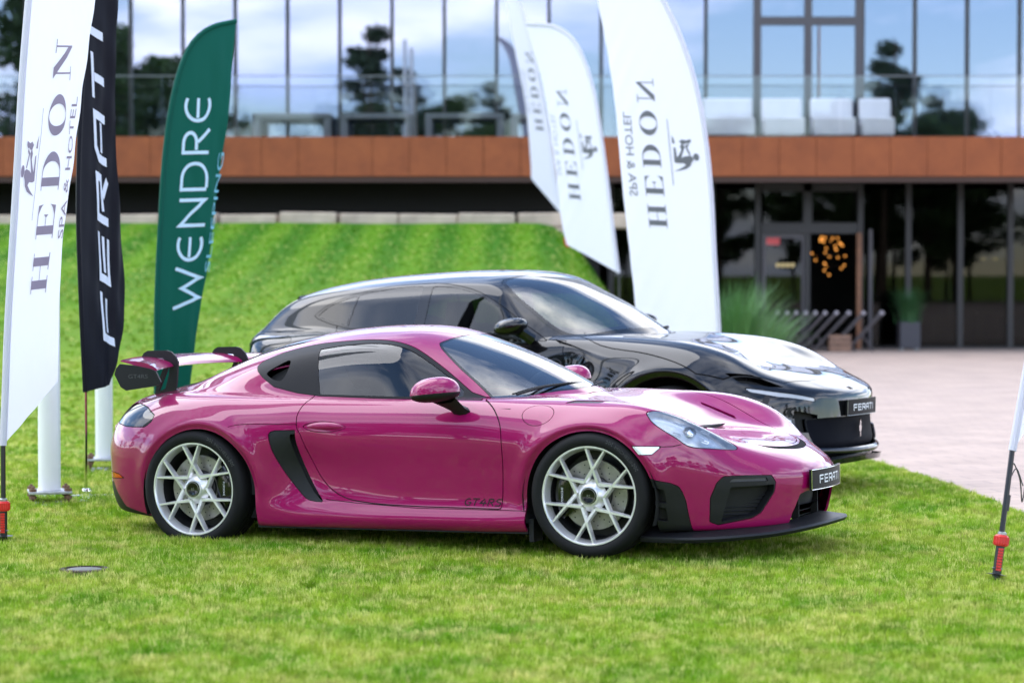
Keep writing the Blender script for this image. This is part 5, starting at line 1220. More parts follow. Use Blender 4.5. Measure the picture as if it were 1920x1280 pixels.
pmat('lamp_strip', (.42, .43, .45), rough=.2, coat=.5); pmat('grille_mesh', (.004, .0045, .008), rough=.6, spec=.04, bump=(260, .6, .004)); pmat('nose_badge', (.75, .45, .45), rough=.3, coat=1)
glass_mat('glass_suv', (.16, .19, .19), ior=1.55)
suv()
# ================================================================ feather flags and flagpoles
def cloth(name, col, tr=.35, rough=.75):
    m, t, b = node_mat(name); b.inputs['Base Color'].default_value = (*col, 1); b.inputs['Roughness'].default_value = rough; b.inputs['Specular IOR Level'].default_value = .12
    w = t.nodes.new('ShaderNodeTexCoord'); n = t.nodes.new('ShaderNodeTexNoise'); n.inputs['Scale'].default_value = 260; t.links.new(w.outputs['Object'], n.inputs['Vector']); bp = t.nodes.new('ShaderNodeBump'); bp.inputs['Strength'].default_value = .06; bp.inputs['Distance'].default_value = .002; t.links.new(n.outputs['Fac'], bp.inputs['Height']); t.links.new(bp.outputs[0], b.inputs['Normal'])
    x = t.nodes.new('ShaderNodeBsdfTranslucent'); x.inputs[0].default_value = (*col, 1); mx = t.nodes.new('ShaderNodeMixShader'); mx.inputs[0].default_value = tr; o = t.nodes['Material Output']
    t.links.new(b.outputs[0], mx.inputs[1]); t.links.new(x.outputs[0], mx.inputs[2]); t.links.new(mx.outputs[0], o.inputs[0])
cloth('cloth_white', (.80, .78, .87)); cloth('cloth_black', (.008, .008, .014), .05, .5); cloth('cloth_green', (.003, .085, .060), .10, .6)
pmat('print_mauve', (.27, .22, .29), rough=.7); pmat('print_grey', (.13, .13, .145), rough=.7); pmat('print_pale', (.66, .69, .80), rough=.6); pmat('print_sky', (.52, .68, .82), rough=.6); pmat('print_teal', (.16, .42, .55), rough=.6)
pmat('print_faint', (.42, .42, .50), rough=.7)
pmat('pole_black', (.014, .014, .016), rough=.35); pmat('pole_white', (.80, .80, .80), rough=.30, coat=.3, noise=(2, .03, 3)); pmat('rusty_bolt', (.16, .085, .05), rough=.8); pmat('soil', (.055, .04, .028), rough=1, noise=(30, .4, 4))

def sub_quad(a, b, c, d, n=3, m=3):
    P = [np.array(q, float) for q in (a, b, c, d)]; V = []; F = []
    for i in range(n+1):
        for j in range(m+1):
            s, t = i/n, j/m; V.append(tuple((P[0]*(1-s)+P[1]*s)*(1-t)+(P[3]*(1-s)+P[2]*s)*t))
    for i in range(n):
        for j in range(m): k = i*(m+1)+j; F.append((k, k+m+1, k+m+2, k+1))
    return V, F
def rect(x0, x1, y0, y1, n=3): return sub_quad((x0, y0), (x1, y0), (x1, y1), (x0, y1), n, n)
def ring(cx, cy, rx, ry, ix, iy, a0=0, a1=360, n=36, m=2, ox=0):
    V = []; F = []
    for i in range(n+1):
        a = R(a0+(a1-a0)*i/n)
        for j in range(m+1):
            t = j/m; V.append((cx+ox*t+(rx*(1-t)+ix*t)*math.cos(a), cy+(ry*(1-t)+iy*t)*math.sin(a)))
    for i in range(n):
        for j in range(m): k = i*(m+1)+j; F.append((k, k+m+1, k+m+2, k+1))
    return V, F
SERIF = {   # high-contrast roman capitals, cap height 1
 'H': (1.0, [rect(.12, .33, .04, .96), rect(.67, .88, .04, .96), rect(.33, .67, .483, .517)]+[rect(x, x+.41, y, y+.04, 4) for x in (.02, .57) for y in (0, .96)]),
 'E': (.86, [rect(.12, .33, .04, .96), rect(.02, .82, 0, .04, 4), rect(.02, .82, .96, 1, 4), rect(.33, .54, .483, .517), sub_quad((.54, .46), (.60, .37), (.60, .63), (.54, .54)), sub_quad((.60, .04), (.82, .04), (.85, .30), (.78, .16)), sub_quad((.78, .84), (.85, .70), (.82, .96), (.60, .96))]),
 'D': (1.0, [rect(.12, .33, .04, .96), rect(.02, .45, 0, .04), rect(.02, .45, .96, 1), ring(.45, .5, .50, .50, .27, .46, -90, 90)]),
 'O': (1.06, [ring(.53, .5, .50, .50, .27, .465)]),
 'N': (1.0, [rect(.155, .195, .04, .86), rect(.805, .845, .22, .96), sub_quad((.04, 1.0), (.30, 1.0), (.845, .0), (.80, .0)), sub_quad((.30, 1.0), (.31, 1.0), (.845, .20), (.845, .0)), rect(.0, .34, 0, .04), rect(.66, 1.0, .96, 1.0)]),
}
def hedon(size):
    """word with its rule, kneeling figure and second line -> list of (V,F) in text space"""
    out = []; x = 0
    for c in 'HEDON':
        w, sh = SERIF[c]
        for V, F in sh: out.append(([(x+v[0], v[1]) for v in V], F))
        x += w+.30
    W = x-.30
    out.append(rect(1.78, 4.46, 1.565, 1.605, 14))
    def poly(pts): tr, pp = tri_poly(pts); out.append((pp, tr))      # kneeling figure with a jar
    poly([(3.34,1.794),(3.313,1.898),(3.018,1.935),(2.933,1.955),(3.086,2.112),(3.245,2.229),(3.377,2.158),(3.508,2.296),(3.377,2.442),(3.086,2.271),(2.912,2.185),(2.976,2.378),(3.018,2.685),(2.976,2.837),(2.849,2.875),(2.733,2.723),(2.612,2.671),(2.48,2.425),(2.401,2.038),(2.358,1.714),(2.506,2.138),(2.627,2.407),(2.701,2.293),(2.691,2.0),(2.717,1.771)])
    out.append(stroke([(3.04,2.69),(3.377,2.508),(3.47,2.66)], .09)); poly([(3.588,2.142),(3.667,2.321),(3.63,2.523),(3.667,2.696),(3.693,2.80),(3.588,2.815),(3.508,2.712),(3.524,2.59),(3.466,2.414),(3.482,2.25)])
    poly([(3.825,1.762),(3.64,1.867),(3.498,1.894),(3.493,1.743)]); out.append(ring(2.97, 3.03, .15, .17, .001, .001, n=16))
    sub = flat_text('SPA & HOTEL', cut=30); k = 3.43/sub[2]; small = [([(1.29+v[0]*k, -.92+v[1]/sub[3]*.46) for v in sub[0]], sub[1])]
    return out, small, W
WEN = {'W': (1.25, [[(.02, 1), (.32, .02), (.62, .72), (.92, .02), (1.22, 1)]]), 'E': (.86, [arc(.52, .5, .46, .46, 62, 298, 20), [(.14, .5), (.74, .5)]]),
       'N': (.92, [[(.08, 0), (.08, .95), (.84, .05), (.84, 1)]]), 'D': (.95, [[(.08, .03), (.08, .97), (.40, .97)]+arc(.40, .5, .46, .47, 90, -90, 16)[1:]+[(.13, .03)]]), 'R': (.82, [[(.08, 0), (.08, .97), (.38, .97)]+arc(.38, .73, .30, .24, 90, -90, 12)[1:]+[(.16, .49)], [(.40, .44), (.78, .0)]])}
FIT = {'F': [[(0, 0), (0, .92), (1.05, .92)], [(.16, .48), (.95, .48)]], 'E': [[(1.05, .92), (0, .92), (0, .08), (1.0, .08)], [(.16, .5), (1.0, .5)]], 'R': [[(0, 0), (0, .92), (.95, .92), (.95, .52), (.2, .40)], [(.55, .36), (.98, 0)]], 'A': [[(0, 0), (0, .66), (.22, .92), (.98, .92), (.98, 0)], [(.16, .40), (.85, .40)]], 'T': [[(-.05, .92), (1.0, .92)], [(.45, .80), (.45, 0)]], 'I': [[(.1, 1), (.1, 0)]]}

def flag(name, label, X0, Y0, psi, pole, fly, mat, zb, side=-1, ripple=(.02, 9, 1.2), seed=0, texts=(), polemat='pole_black', base='screw', pole_r=.014):
    """pole and fly: edge curves (a, z) of the banner in its own upright plane through (X0,Y0) turned by psi"""
    ca, sa = math.cos(R(psi)), math.sin(R(psi)); t = empty(name, (X0, Y0, zb)); tag(t, label, 'flag', 'feather flags')
    A, k, m = ripple; wid = max(p[0] for p in fly)-min(p[0] for p in pole)
    pe = resample(crom(pole, 10), 90); fe = resample(crom(fly, 10), 90)
    def pole_a(z): return np.interp(z, pe[:, 1], pe[:, 0]) if pe[-1, 1] > pe[0, 1] else 0
    def disp(a, z):
        s = np.clip((a-pole_a(z))/max(wid*.7, .1), 0, 1.3)
        return A*(np.sin(k*a+m*z+seed)*s**1.1+.45*np.sin(k*2.3*a-m*1.7*z+seed*2)*s)+.05*s*np.sin(.9*z+seed)+.0045*np.sin(34*(a*.9+.45*z)+seed*3)*np.clip(s*1.6, 0, 1)*(.35+.65*np.sin(1.3*z+seed)**2)
    def W3(a, z, off=0.): 
        d = disp(a, z)+off; return (a*ca-sa*d, a*sa+ca*d, z-zb)
    ns, nt = 44, 90; V = []; F = []
    for i in range(nt):
        for j in range(ns):
            s = j/(ns-1); p = pe[i]*(1-s)+fe[i]*s; V.append(W3(p[0], p[1]))
    F = np.array([(i*ns+j, i*ns+j+1, (i+1)*ns+j+1, (i+1)*ns+j) for i in range(nt-1) for j in range(ns-1)])
    ban = mobj('banner', V, F, mat, t, smooth=True)
    mb = MB(); p0 = pole[0]
    if base: pts = [(p0[0]*ca-.0, p0[0]*sa, 0)]
    pts = [((p0[0]+(p0[1]-zb)*0)*ca, p0[0]*sa, .0)] if base == 'foot' else [(0, 0, .0)]
    pts += [(a*ca, a*sa, z-zb) for a, z in resample(crom(pole, 8), 40)]
    mb.tube(pts, [pole_r]*2+[pole_r*max(.3, 1-.75*i/40) for i in range(len(pts)-2)], 8); mb.build('flag_pole', polemat, t, smooth=True)
    mb = MB(); sl = []                                               # sleeve hem along the pole
    for a, z in resample(crom(pole, 8), 50): sl.append((a*ca, a*sa, z-zb))
    mb.tube(sl, pole_r*1.5, 8); mb.build('pole_sleeve', mat, ban, smooth=True)
    for nm, shapes, T0, T1, up, W, mt, slant in texts:
        T0 = np.array(T0); T1 = np.array(T1); ex = (T1-T0)/W; L = np.linalg.norm(ex); ey = np.array(up)
        mb = MB()
        for V, F in shapes:
            P = []
            for v in V:
                q = T0+ex*(v[0]+slant*v[1])+ey*v[1]; P.append(W3(q[0], q[1], side*.006))
            mb.add(P, F)
        mb.build(nm, mt, ban, fix=False)
    return t
def ground_screw(parent, tilt=(0, 0)):
    kids = set(parent.children)
    mb = MB(); mb.tube([(0, 0, -.05), (0, 0, .20)], .022, 12); mb.build('spike', 'pole_black', parent, smooth=True)
    for z, r in ((.045, .055), (.075, .03), (.0, .036)):
        mb = MB(); mb.lathe([(.02, z-.003), (r, z), (.02, z+.006)], 20); mb.build('screw_disc', 'pole_black', parent)
    mb = MB(); mb.lathe([(.022, .188), (.033, .190), (.036, .205), (.036, .235), (.030, .245), (.015, .246)], 18)
    for k in range(18):
        a = 2*math.pi*k/18; mb.box(.036*math.cos(a)-.003, .036*math.cos(a)+.003, .036*math.sin(a)-.003, .036*math.sin(a)+.003, .196, .236)
    mb.build('clamp_nut', 'red_plastic', parent)
    for k in range(8):
        mb = MB(); mb.box(-.012, .012, -.030, -.020, .065+k*.0145, .076+k*.0145); mb.build('ratchet_tooth', 'red_plastic', parent)
    mb = MB(); mb.lathe([(.012, .244), (.022, .246), (.023, .258), (.014, .262)], 16); mb.build('collar', 'galvanised', parent, smooth=True)
    mb = MB(); mb.lathe([(0, .02), (.04, .016), (.075, .0), (.09, -.02)], 14)
    rng = random.Random(1); mb.V = [(v[0]*rng.uniform(.7, 1.2), v[1]*rng.uniform(.7, 1.2), v[2]*rng.uniform(.6, 1.4)) for v in mb.V]; mb.build('soil_ring', 'soil', parent, smooth=True)
    for o in parent.children:
        if o not in kids and not o.name.startswith('soil'): o.rotation_euler = (-tilt[1], tilt[0], 0)

H, Hs, HW = hedon(1)
HL = [([(v[0], v[1] if v[1] <= 1.02 else 1+(v[1]-1)*.60) for v in V], F) for V, F in H]; HsL = [([(v[0], v[1]*.72) for v in V], F) for V, F in Hs]
def hedon_text(T0, T1, up, col, faint=None, H=H, Hs=Hs): return [('lettering', H, T0, T1, up, HW, col, 0), ('small_lettering', Hs, T0, T1, up, HW, faint or col, 0)]
lf = flag('feather_flag', 'tall white flag with mauve serif lettering at the left edge, in front', -2.925, 13.87, 58,
     [(0, .504), (.02, .80), (.047, 1.224), (.119, 1.992), (.191, 2.765), (.30, 3.5), (.45, 4.1), (.62, 4.5), (.80, 4.7)], [(.504, .853), (.500, 1.216), (.520, 1.721), (.606, 2.165), (.714, 2.837), (.79, 3.4), (.85, 3.9), (.87, 4.4), (.86, 4.72)], 'cloth_white', G0, side=-1, ripple=(.010, 13, 1.6), seed=1.3,
     texts=hedon_text((.372, 1.376), (.584, 2.876), (-.138, -.01), 'print_mauve', None, HL, HsL))
ground_screw(lf)
bm_, bw_ = [], 0
def strokes_of(font, word, lw, gap, widths=None):
    out = []; x = 0
    for c in word:
        w, pls = font[c] if isinstance(font[c], tuple) else ((.25 if c == 'I' else 1.0), font[c])
        for pl in pls:
            d = [pl[0]]
            for p, q in zip(pl[:-1], pl[1:]):
                n = max(1, int(math.hypot(q[0]-p[0], q[1]-p[1])/.12)); d += [(p[0]+(q[0]-p[0])*i/n, p[1]+(q[1]-p[1])*i/n) for i in range(1, n+1)]
            V, F = stroke([(p[0]+x, p[1]) for p in d], lw); out.append((V, F))
        x += w+gap
    return out, x-gap
fe_, fw_ = strokes_of(FIT, 'FERATI', .20, .40)
bf = flag('feather_flag', 'narrow black flag with pale angular lettering between the white flag and the coupe', -2.965, 16.8, 50,
     [(-.004, .666), (-.038, 1.315), (-.057, 1.906), (-.040, 2.459), (.012, 3.052), (.10, 3.6), (.22, 4.0), (.34, 4.2)], [(.257, .705), (.347, .935), (.408, 1.311), (.371, 1.801), (.320, 2.176), (.280, 2.922), (.30, 3.5), (.34, 3.9), (.36, 4.22)], 'cloth_black', G0, side=-1, ripple=(.012, 26, 1.0), seed=.4, polemat='chrome', base='foot', pole_r=.012,
     texts=[('lettering', fe_, (.30, 1.004), (.160, 3.18), (-.118, .012), fw_, 'print_pale', .12)])
mb = MB(); mb.lathe([(0, .06), (.03, .055), (.034, .03), (.03, 0), (0, 0)], 16); mb.build('foot_hub', 'chrome', bf, smooth=True)
for a in (0, 90):
    mb = MB(); mb.bbox(-.42, .42, -.028, .028, -.004, .012, .003); mb.build('foot_bar', 'galvanised', bf, rot=(0, 0, R(a+8)))
we_, ww_ = strokes_of(WEN, 'WENDRE', .105, .16); sl_ = flat_text('SLEEPING', cut=16)
flag('feather_flag', 'dark green flag with pale blue rounded lettering behind the coupe\'s wing', -2.943, 20, 35,
     [(-.004, .10), (-.002, .838), (.005, 1.279), (.037, 1.853), (.089, 2.515), (.165, 2.959), (.265, 3.272), (.365, 3.432), (.515, 3.543), (.757, 3.611)], [(.30, .45), (.354, .831), (.420, 1.277), (.497, 1.768), (.585, 2.395), (.663, 2.935), (.695, 3.20), (.725, 3.42), (.745, 3.55), (.760, 3.615)], 'cloth_green', G0, side=-1, ripple=(.012, 24, 2.2), seed=2.2, polemat='pole_black',
     texts=[('lettering', we_, (.385, 1.20), (.505, 2.985), (-.235, -.01), ww_, 'print_sky', 0), ('small_lettering', [([(v[0], v[1]*1.0) for v in sl_[0]], sl_[1])], (.475, 1.50), (.610, 2.50), (-.062, 0), sl_[2]*1.0, 'print_teal', 0)])
flag('feather_flag', 'large white flag with grey mirrored lettering rising behind the black car\'s hood', 2.008, 23.4, 155,
     [(-.02, .45), (-.001, .829), (.011, 1.035), (.051, 1.655), (.091, 2.326), (.152, 2.843), (.247, 3.309), (.386, 3.727), (.592, 4.150), (.82, 4.5), (1.10, 4.72), (1.34, 4.78)], [(.80, .60), (.828, .819), (.868, 1.238), (.914, 1.657), (1.00, 2.339), (1.097, 3.127), (1.200, 3.707), (1.298, 4.184), (1.34, 4.5), (1.36, 4.80)], 'cloth_white', G0, side=1, ripple=(.014, 6, 1.0), seed=.2,
     texts=hedon_text((.711, 1.93), (.877, 3.40), (-.182, -.01), 'print_grey'))
mf = flag('feather_flag', 'nearer of the two white flags standing together on the bank', 1.395, 31.3, 150,
     [(.016, 1.486), (.079, 1.914), (.173, 2.606), (.268, 3.229), (.371, 3.785), (.505, 4.206), (.687, 4.526), (.925, 4.697), (1.141, 4.750), (1.40, 4.77)], [(.772, 1.863), (.800, 1.97), (.844, 2.129), (.916, 2.619), (1.044, 3.321), (1.205, 4.096), (1.33, 4.5), (1.39, 4.70), (1.41, 4.78)], 'cloth_white', float(ground_z(1.395, 31.3)), side=1, ripple=(.012, 6, 1.0), seed=.9,
     texts=hedon_text((.725, 2.44), (.965, 3.91), (-.16, -.02), 'print_grey', 'print_faint'))
ff = flag('feather_flag', 'farther of the two white flags on the bank, partly hidden, with a red ground spike', .945, 42, 150,
     [(.05, 2.45), (.12, 2.75), (.181, 2.937), (.341, 3.913), (.533, 4.846), (.768, 5.692), (.95, 6.2), (1.2, 6.55), (1.5, 6.7)], [(.714, 3.132), (.72, 3.3), (.736, 3.552), (.822, 4.392), (1.037, 5.426), (1.221, 6.275), (1.36, 6.5), (1.45, 6.6), (1.51, 6.72)], 'cloth_white', float(ground_z(.945, 42)), side=1, ripple=(.012, 6, 1.0), seed=1.9,
     texts=hedon_text((.60, 3.96), (.835, 5.37), (-.15, -.02), 'print_grey', 'print_faint'))
mb = MB(); mb.tube([(0, 0, -.05), (0, 0, .16)], .04, 10); mb.build('red_spike', 'red_plastic', ff)
# the flag whose foot shows at the right edge
RX, RY = 2.425, 12.09
rf = flag('feather_flag', 'white flag at the right edge on a slanting black pole with red ground screw', RX, RY, 40,
     [(.128, .600), (.225, .95), (.40, 1.6), (.52, 2.4), (.70, 3.1), (.90, 3.7), (1.10, 4.1), (1.3, 4.3)], [(.55, .95), (.70, 1.3), (.86, 1.9), (1.05, 2.6), (1.18, 3.2), (1.28, 3.7), (1.33, 4.1), (1.35, 4.32)], 'cloth_white', G0, side=-1, ripple=(.012, 7, 1.4), seed=.6, base='screw')
hold = empty('screw_holder', (0, 0, 0)); hold.parent = rf; bpy.data.objects.remove(hold)
ground_screw(rf, (.16, .13))
mb = MB(); mb.tube([(.058, .048, .36), (.071, .060, .44)], .018, 10); mb.build('pole_joint', 'pole_black', rf, smooth=True)
mb = MB(); mb.tube(crom([(.075, .062, .46), (.10, .08, .60), (.14, .10, .52), (.155, .11, .40), (.17, .12, .47)], 6), .0035, 6); mb.tube(crom([(.085, .07, .52), (.12, .09, .57), (.16, .11, .48)], 6), .003, 6); mb.build('tie_cord', 'pole_black', rf)
# two white flagpoles
def flagpole(px, y, r, label, turn):
    x = X_at(px, y); t = empty('flagpole', (x, y, G0), (0, 0, R(turn))); tag(t, label, 'flagpole', 'white flagpoles')
    mb = MB(); mb.lathe([(r, .095), (r*.99, 2), (r*.93, 6), (r*.85, 9.0), (0, 9.02)], 28); mb.build('pole', 'pole_white', t, smooth=True)
    mb = MB(); mb.bbox(-r*1.9, r*1.9, -r*1.9, r*1.9, .075, .094, .004); mb.build('base_plate', 'galvanised', t)
    mb = MB(); mb.bbox(-r*1.75, r*1.75, -r*1.75, r*1.75, -.012, .008, .004); mb.build('ground_plate', 'galvanised', t)
    for sx in (-1, 1):
        for sy in (-1, 1):
            mb = MB(); mb.tube([(sx*r*1.55, sy*r*1.55, 0), (sx*r*1.55, sy*r*1.55, .125)], .011, 8); mb.lathe([(0, .094), (.026, .094), (.026, .113), (0, .113)], 6, 'z', (sx*r*1.55, sy*r*1.55, 0)); mb.lathe([(0, .045), (.026, .045), (.026, .064), (0, .064)], 6, 'z', (sx*r*1.55, sy*r*1.55, 0)); mb.build('anchor_bolt', 'rusty_bolt', t)
flagpole(91, 16.26, .075, 'nearer white flagpole with bolted base plate, behind the white flag', 14); flagpole(194, 19.1, .069, 'farther white flagpole with bolted base plate, behind the black flag', 8)
# sunken sprinkler cover
sc_ = empty('ground_cover', (-2.2, 12.40, float(ground_z(-2.2, 12.4)))); tag(sc_, 'small pale round cover sunk in the grass at lower left', 'cover')
mb = MB(); mb.lathe([(0, .026), (.085, .026), (.095, .022), (.098, .0), (.09, -.03)], 28); mb.build('lid', 'cover_metal', sc_, smooth=True)
mb = MB(); mb.lathe([(.100, -.02), (.104, .031), (.128, .028), (.14, -.02)], 28); mb.build('rim', 'soil', sc_, smooth=True)
# ---------------------------------------------------------------- small things by the entrance and on the terrace
pmat('leaf_reed', (.075, .20, .045), rough=.6)
pmat('leaf_dark', (.022, .085, .022), rough=.6)
pmat('kraft', (.42, .26, .17), rough=.8, noise=(5, .08, 2))
pmat('planter', (.030, .030, .040), rough=.5)
pmat('deck_wood', (.06, .05, .052), rough=.6, noise=(9, .25, 3))
pmat('cap_pale', (.34, .31, .34), rough=.4)
pmat('crate_wood', (.21, .12, .08), rough=.7, noise=(7, .2, 3))
pmat('cloth_teal', (.02, .14, .15), rough=.8); pmat('cloth_blue', (.06, .12, .22), rough=.8); pmat('cloth_pale', (.34, .40, .42), rough=.8); pmat('cloth_sage', (.20, .26, .22), rough=.85)
def reed_clump(name, x, y, z, h, spread, n, mat, seed, label, cat, parent=None, lean=0.):
    rng = random.Random(seed); V = []; F = []
    for k in range(n):
        a = rng.uniform(0, 6.28); r = abs(rng.gauss(0, .16))*spread; hh = h*rng.uniform(.55, 1.05); out = rng.uniform(.1, .75)*spread; w = rng.uniform(.006, .012)
        bx, by = r*math.cos(a), r*math.sin(a); dx, dy = math.cos(a+rng.uniform(-.5, .5)), math.sin(a+rng.uniform(-.5, .5)); n0 = len(V)
        for j in range(6):
            t = j/5; ox = bx+dx*out*t*t+lean*t*t; oy = by+dy*out*t*t; zz = hh*(t-.22*t**3*out/spread); ww = w*(1-t*.95)
            V += [(ox-dy*ww, oy+dx*ww, zz), (ox+dy*ww, oy-dx*ww, zz)]
        F += [(n0+2*j, n0+2*j+1, n0+2*j+3, n0+2*j+2) for j in range(5)]
    if parent is not None: return mobj('foliage', V, F, mat, parent, loc=(x, y, z))
    t = empty(name, (x, y, z)); tag(t, label, cat); mobj('foliage', V, F, mat, t)
    mb = MB(); mb.lathe([(0, -.05), (.18*spread, -.02), (.12*spread, .07), (0, .10)], 14); mb.build('root_crown', 'leaf_dark', t); return t
reed_clump('ornamental_grass', X_at(1385, 36), 36, G0, 1.55, .95, 900, 'leaf_reed', 1, 'tall feathery green ornamental grass beside the white flag and the entrance', 'grass plant', lean=.12)
reed_clump('ornamental_grass', X_at(1440, 39), 39, G0, 1.05, .8, 450, 'leaf_reed', 5, 'lower green ornamental grass arching over the row of folded loungers', 'grass plant', lean=.15)
# planter with a bushy plant
px0 = empty('planter', (X_at(1704, 47.6), 47.6, G0)); tag(px0, 'square dark planter with bushy dark green grass in front of the glazing', 'planter')
mb = MB(); mb.bbox(-.20, .20, -.20, .20, .07, .58, .012); mb.build('planter_box', 'planter', px0)
for sx in (-.15, .15):
    for sy in (-.15, .15): mb = MB(); mb.tube([(sx, sy, 0), (sx, sy, .07)], .02, 8); mb.build('foot', 'galvanised', px0)
reed_clump('', 0, 0, .56, .78, .62, 520, 'leaf_dark', 3, '', '', parent=px0)
# folded loungers leaning in a row
def lounger(x, y, sc, label, tilt):
    t = empty('folded_lounger', (x, y, G0), (0, 0, R(-6))); tag(t, label, 'lounger', 'folded loungers by the entrance')
    L = 1.02*sc; c, s_ = math.cos(R(tilt)), math.sin(R(tilt))
    P = lambda a, yy: (a*c, yy, .06+a*s_)
    for yy in (-.24, .24):
        mb = MB(); mb.tube([P(0, yy), P(L, yy)], .028, 8); mb.build('rail', 'deck_wood', t)
        mb = MB(); mb.tube([P(L-.005, yy), P(L+.055, yy)], .034, 8); mb.build('rail_cap', 'cap_pale', t)
        mb = MB(); mb.tube([(L*.42*c, yy*.9, .06+L*.42*s_), (L*.42*c+.22, yy*.9, 0)], .018, 6); mb.build('leg', 'deck_wood', t)
    for k in range(7):
        a = L*(.14+.11*k); mb = MB(); p, q = P(a, -.22), P(a, .22); mb.tube([p, q], .02, 6); mb.build('slat', 'deck_wood', t)
LX = [1395, 1413, 1430, 1448, 1466, 1484, 1505, 1528, 1556, 1590]
ORD = ['leftmost folded dark lounger of the row beside the ornamental grass', 'second folded lounger from the ornamental grass end of the row', 'third folded lounger from the ornamental grass end of the row', 'fourth folded lounger from the ornamental grass end of the row', 'fifth folded lounger from the ornamental grass end of the row', 'fifth folded lounger from the wooden post end of the row', 'fourth folded lounger from the wooden post end of the row', 'third folded lounger from the wooden post end of the row', 'folded dark lounger next to the last one by the wooden post', 'rightmost folded dark lounger, its pale tips past the wooden post']
for i, p in enumerate(LX): lounger(X_at(p, 47.3), 47.3, .92, ORD[i], 47)
# crate
cr_ = empty('wooden_crate', (X_at(1574, 47.0), 47.0, G0)); tag(cr_, 'small brown wooden crate beside the rightmost folded lounger', 'crate')
mb = MB(); mb.box(-.20, .20, -.15, .15, .02, .06); mb.build('crate_bottom', 'crate_wood', cr_)
for k in range(3):
    for sy in (-.15, .15): mb = MB(); mb.bbox(-.21, .21, sy-.01, sy+.01, .06+.1*k, .14+.1*k, .003); mb.build('plank', 'crate_wood', cr_)
    for sx in (-.2, .2): mb = MB(); mb.bbox(sx-.01, sx+.01, -.139, .139, .06+.1*k, .14+.1*k, .003); mb.build('plank', 'crate_wood', cr_)
# shop furniture behind the glass
bag = empty('paper_bag', (X_at(1771, YG+.5), YG+.5, .16)); tag(bag, 'large plain kraft paper bag standing behind the glazing', 'bag')
mb = MB(); mb.add([(-.26, -.10, 0), (.26, -.10, 0), (.26, .10, 0), (-.26, .10, 0), (-.255, -.09, .47), (.255, -.09, .47), (.255, .09, .47), (-.255, .09, .47)], [(0, 1, 5, 4), (1, 2, 6, 5), (2, 3, 7, 6), (3, 0, 4, 7), (0, 3, 2, 1)]); mb.build('bag_body', 'kraft', bag)
for sy in (-.085, .085): mb = MB(); mb.tube([(-.09, sy, .46), (-.08, sy, .60), (.08, sy, .60), (.09, sy, .46)], .008, 6); mb.build('handle', 'kraft', bag)
st = empty('low_shelf', (X_at(1775, YG+.5), YG+.5, G0)); tag(st, 'low black shelf under the paper bag behind the glazing', 'shelf')
mb = MB(); mb.box(-.6, .6, -.2, .3, .18, .215); mb.build('shelf_board', 'frame_black', st)
for sx in (-.56, .56):
    for sy in (-.16, .26): mb = MB(); mb.box(sx-.015, sx+.015, sy-.015, sy+.015, .03, .18); mb.build('leg', 'frame_black', st)
for k, (p, mt, nm) in enumerate(((1766, 'cloth_blue', 'dark blue'), (1780, 'cloth_pale', 'pale grey'), (1787, 'cloth_teal', 'teal'))):
    g = empty('hanging_cloth', (X_at(p, YG+.8), YG+.8, .60)); tag(g, '%s garment hanging above the paper bag' % nm, 'garment')
    V = []; 
    for i in range(7):
        for j in range(9): V.append((-.06+.02*i, .012*math.sin(i*2.1+j*.3), .70*j/8))
    F = [(i*9+j, (i+1)*9+j, (i+1)*9+j+1, i*9+j+1) for i in range(6) for j in range(8)]; mobj('cloth', V, F, mt, g, smooth=True)
    mb = MB(); mb.tube([(-.07, 0, .66), (0, 0, .72), (.07, 0, .66)], .008, 6); mb.tube([(0, 0, .72), (0, 0, .82)], .005, 6); mb.build('hanger', 'dark_metal', g)
tb = empty('display_table', (X_at(1878, YG+1.1), YG+1.1, G0)); tag(tb, 'pale wooden display table behind the rightmost panes', 'table')
mb = MB(); mb.bbox(-.52, .52, -.3, .3, .68, .76, .01); mb.build('tabletop', 'kraft', tb)
for sx in (-.44, .44):
    for sy in (-.24, .24): mb = MB(); mb.box(sx-.03, sx+.03, sy-.03, sy+.03, .03, .68); mb.build('leg', 'kraft', tb)
ar = empty('armchair', (X_at(1915, YG+.75), YG+.75, G0)); tag(ar, 'sage green upholstered armchair at the right edge behind the glazing', 'chair')
mb = MB(); mb.bbox(-.32, .32, -.3, .3, .22, .45, .05); mb.build('seat', 'cloth_sage', ar)
mb = MB(); mb.bbox(-.34, .34, .2, .34, .40, 1.15, .05); mb.build('backrest', 'cloth_sage', ar)
for sx in (-.37, .37): mb = MB(); mb.bbox(sx-.05, sx+.05, -.3, .3, .22, .66, .03); mb.build('armrest', 'cloth_sage', ar)
for sx in (-.26, .26):
    for sy in (-.24, .24): mb = MB(); mb.box(sx-.02, sx+.02, sy-.02, sy+.02, .03, .22); mb.build('leg', 'crate_wood', ar)
# pendant lamps deeper in the shop
for k, p in enumerate((1843, 1866)):
    l = empty('pendant_lamp', (X_at(p, YG+3), YG+3, Z_at(484, YG+3))); tag(l, ['left one of two warm pendant lamps in the shop', 'right one of two warm pendant lamps in the shop'][k], 'lamp', 'pendant lamps')
    mb = MB(); mb.lathe([(.03, .16), (.10, .10), (.15, 0), (.14, 0), (.09, .09), (.02, .14)], 16); mb.tube([(0, 0, .15), (0, 0, 1.6)], .008, 5); mb.build('lamp_shade', 'brown_wood', l, smooth=True)
    mb = MB(); mb.lathe([(0, -.04), (.05, -.02), (.06, .02), (0, .07)], 10); mb.build('light_bulb', 'warm_lamp', l, smooth=True)
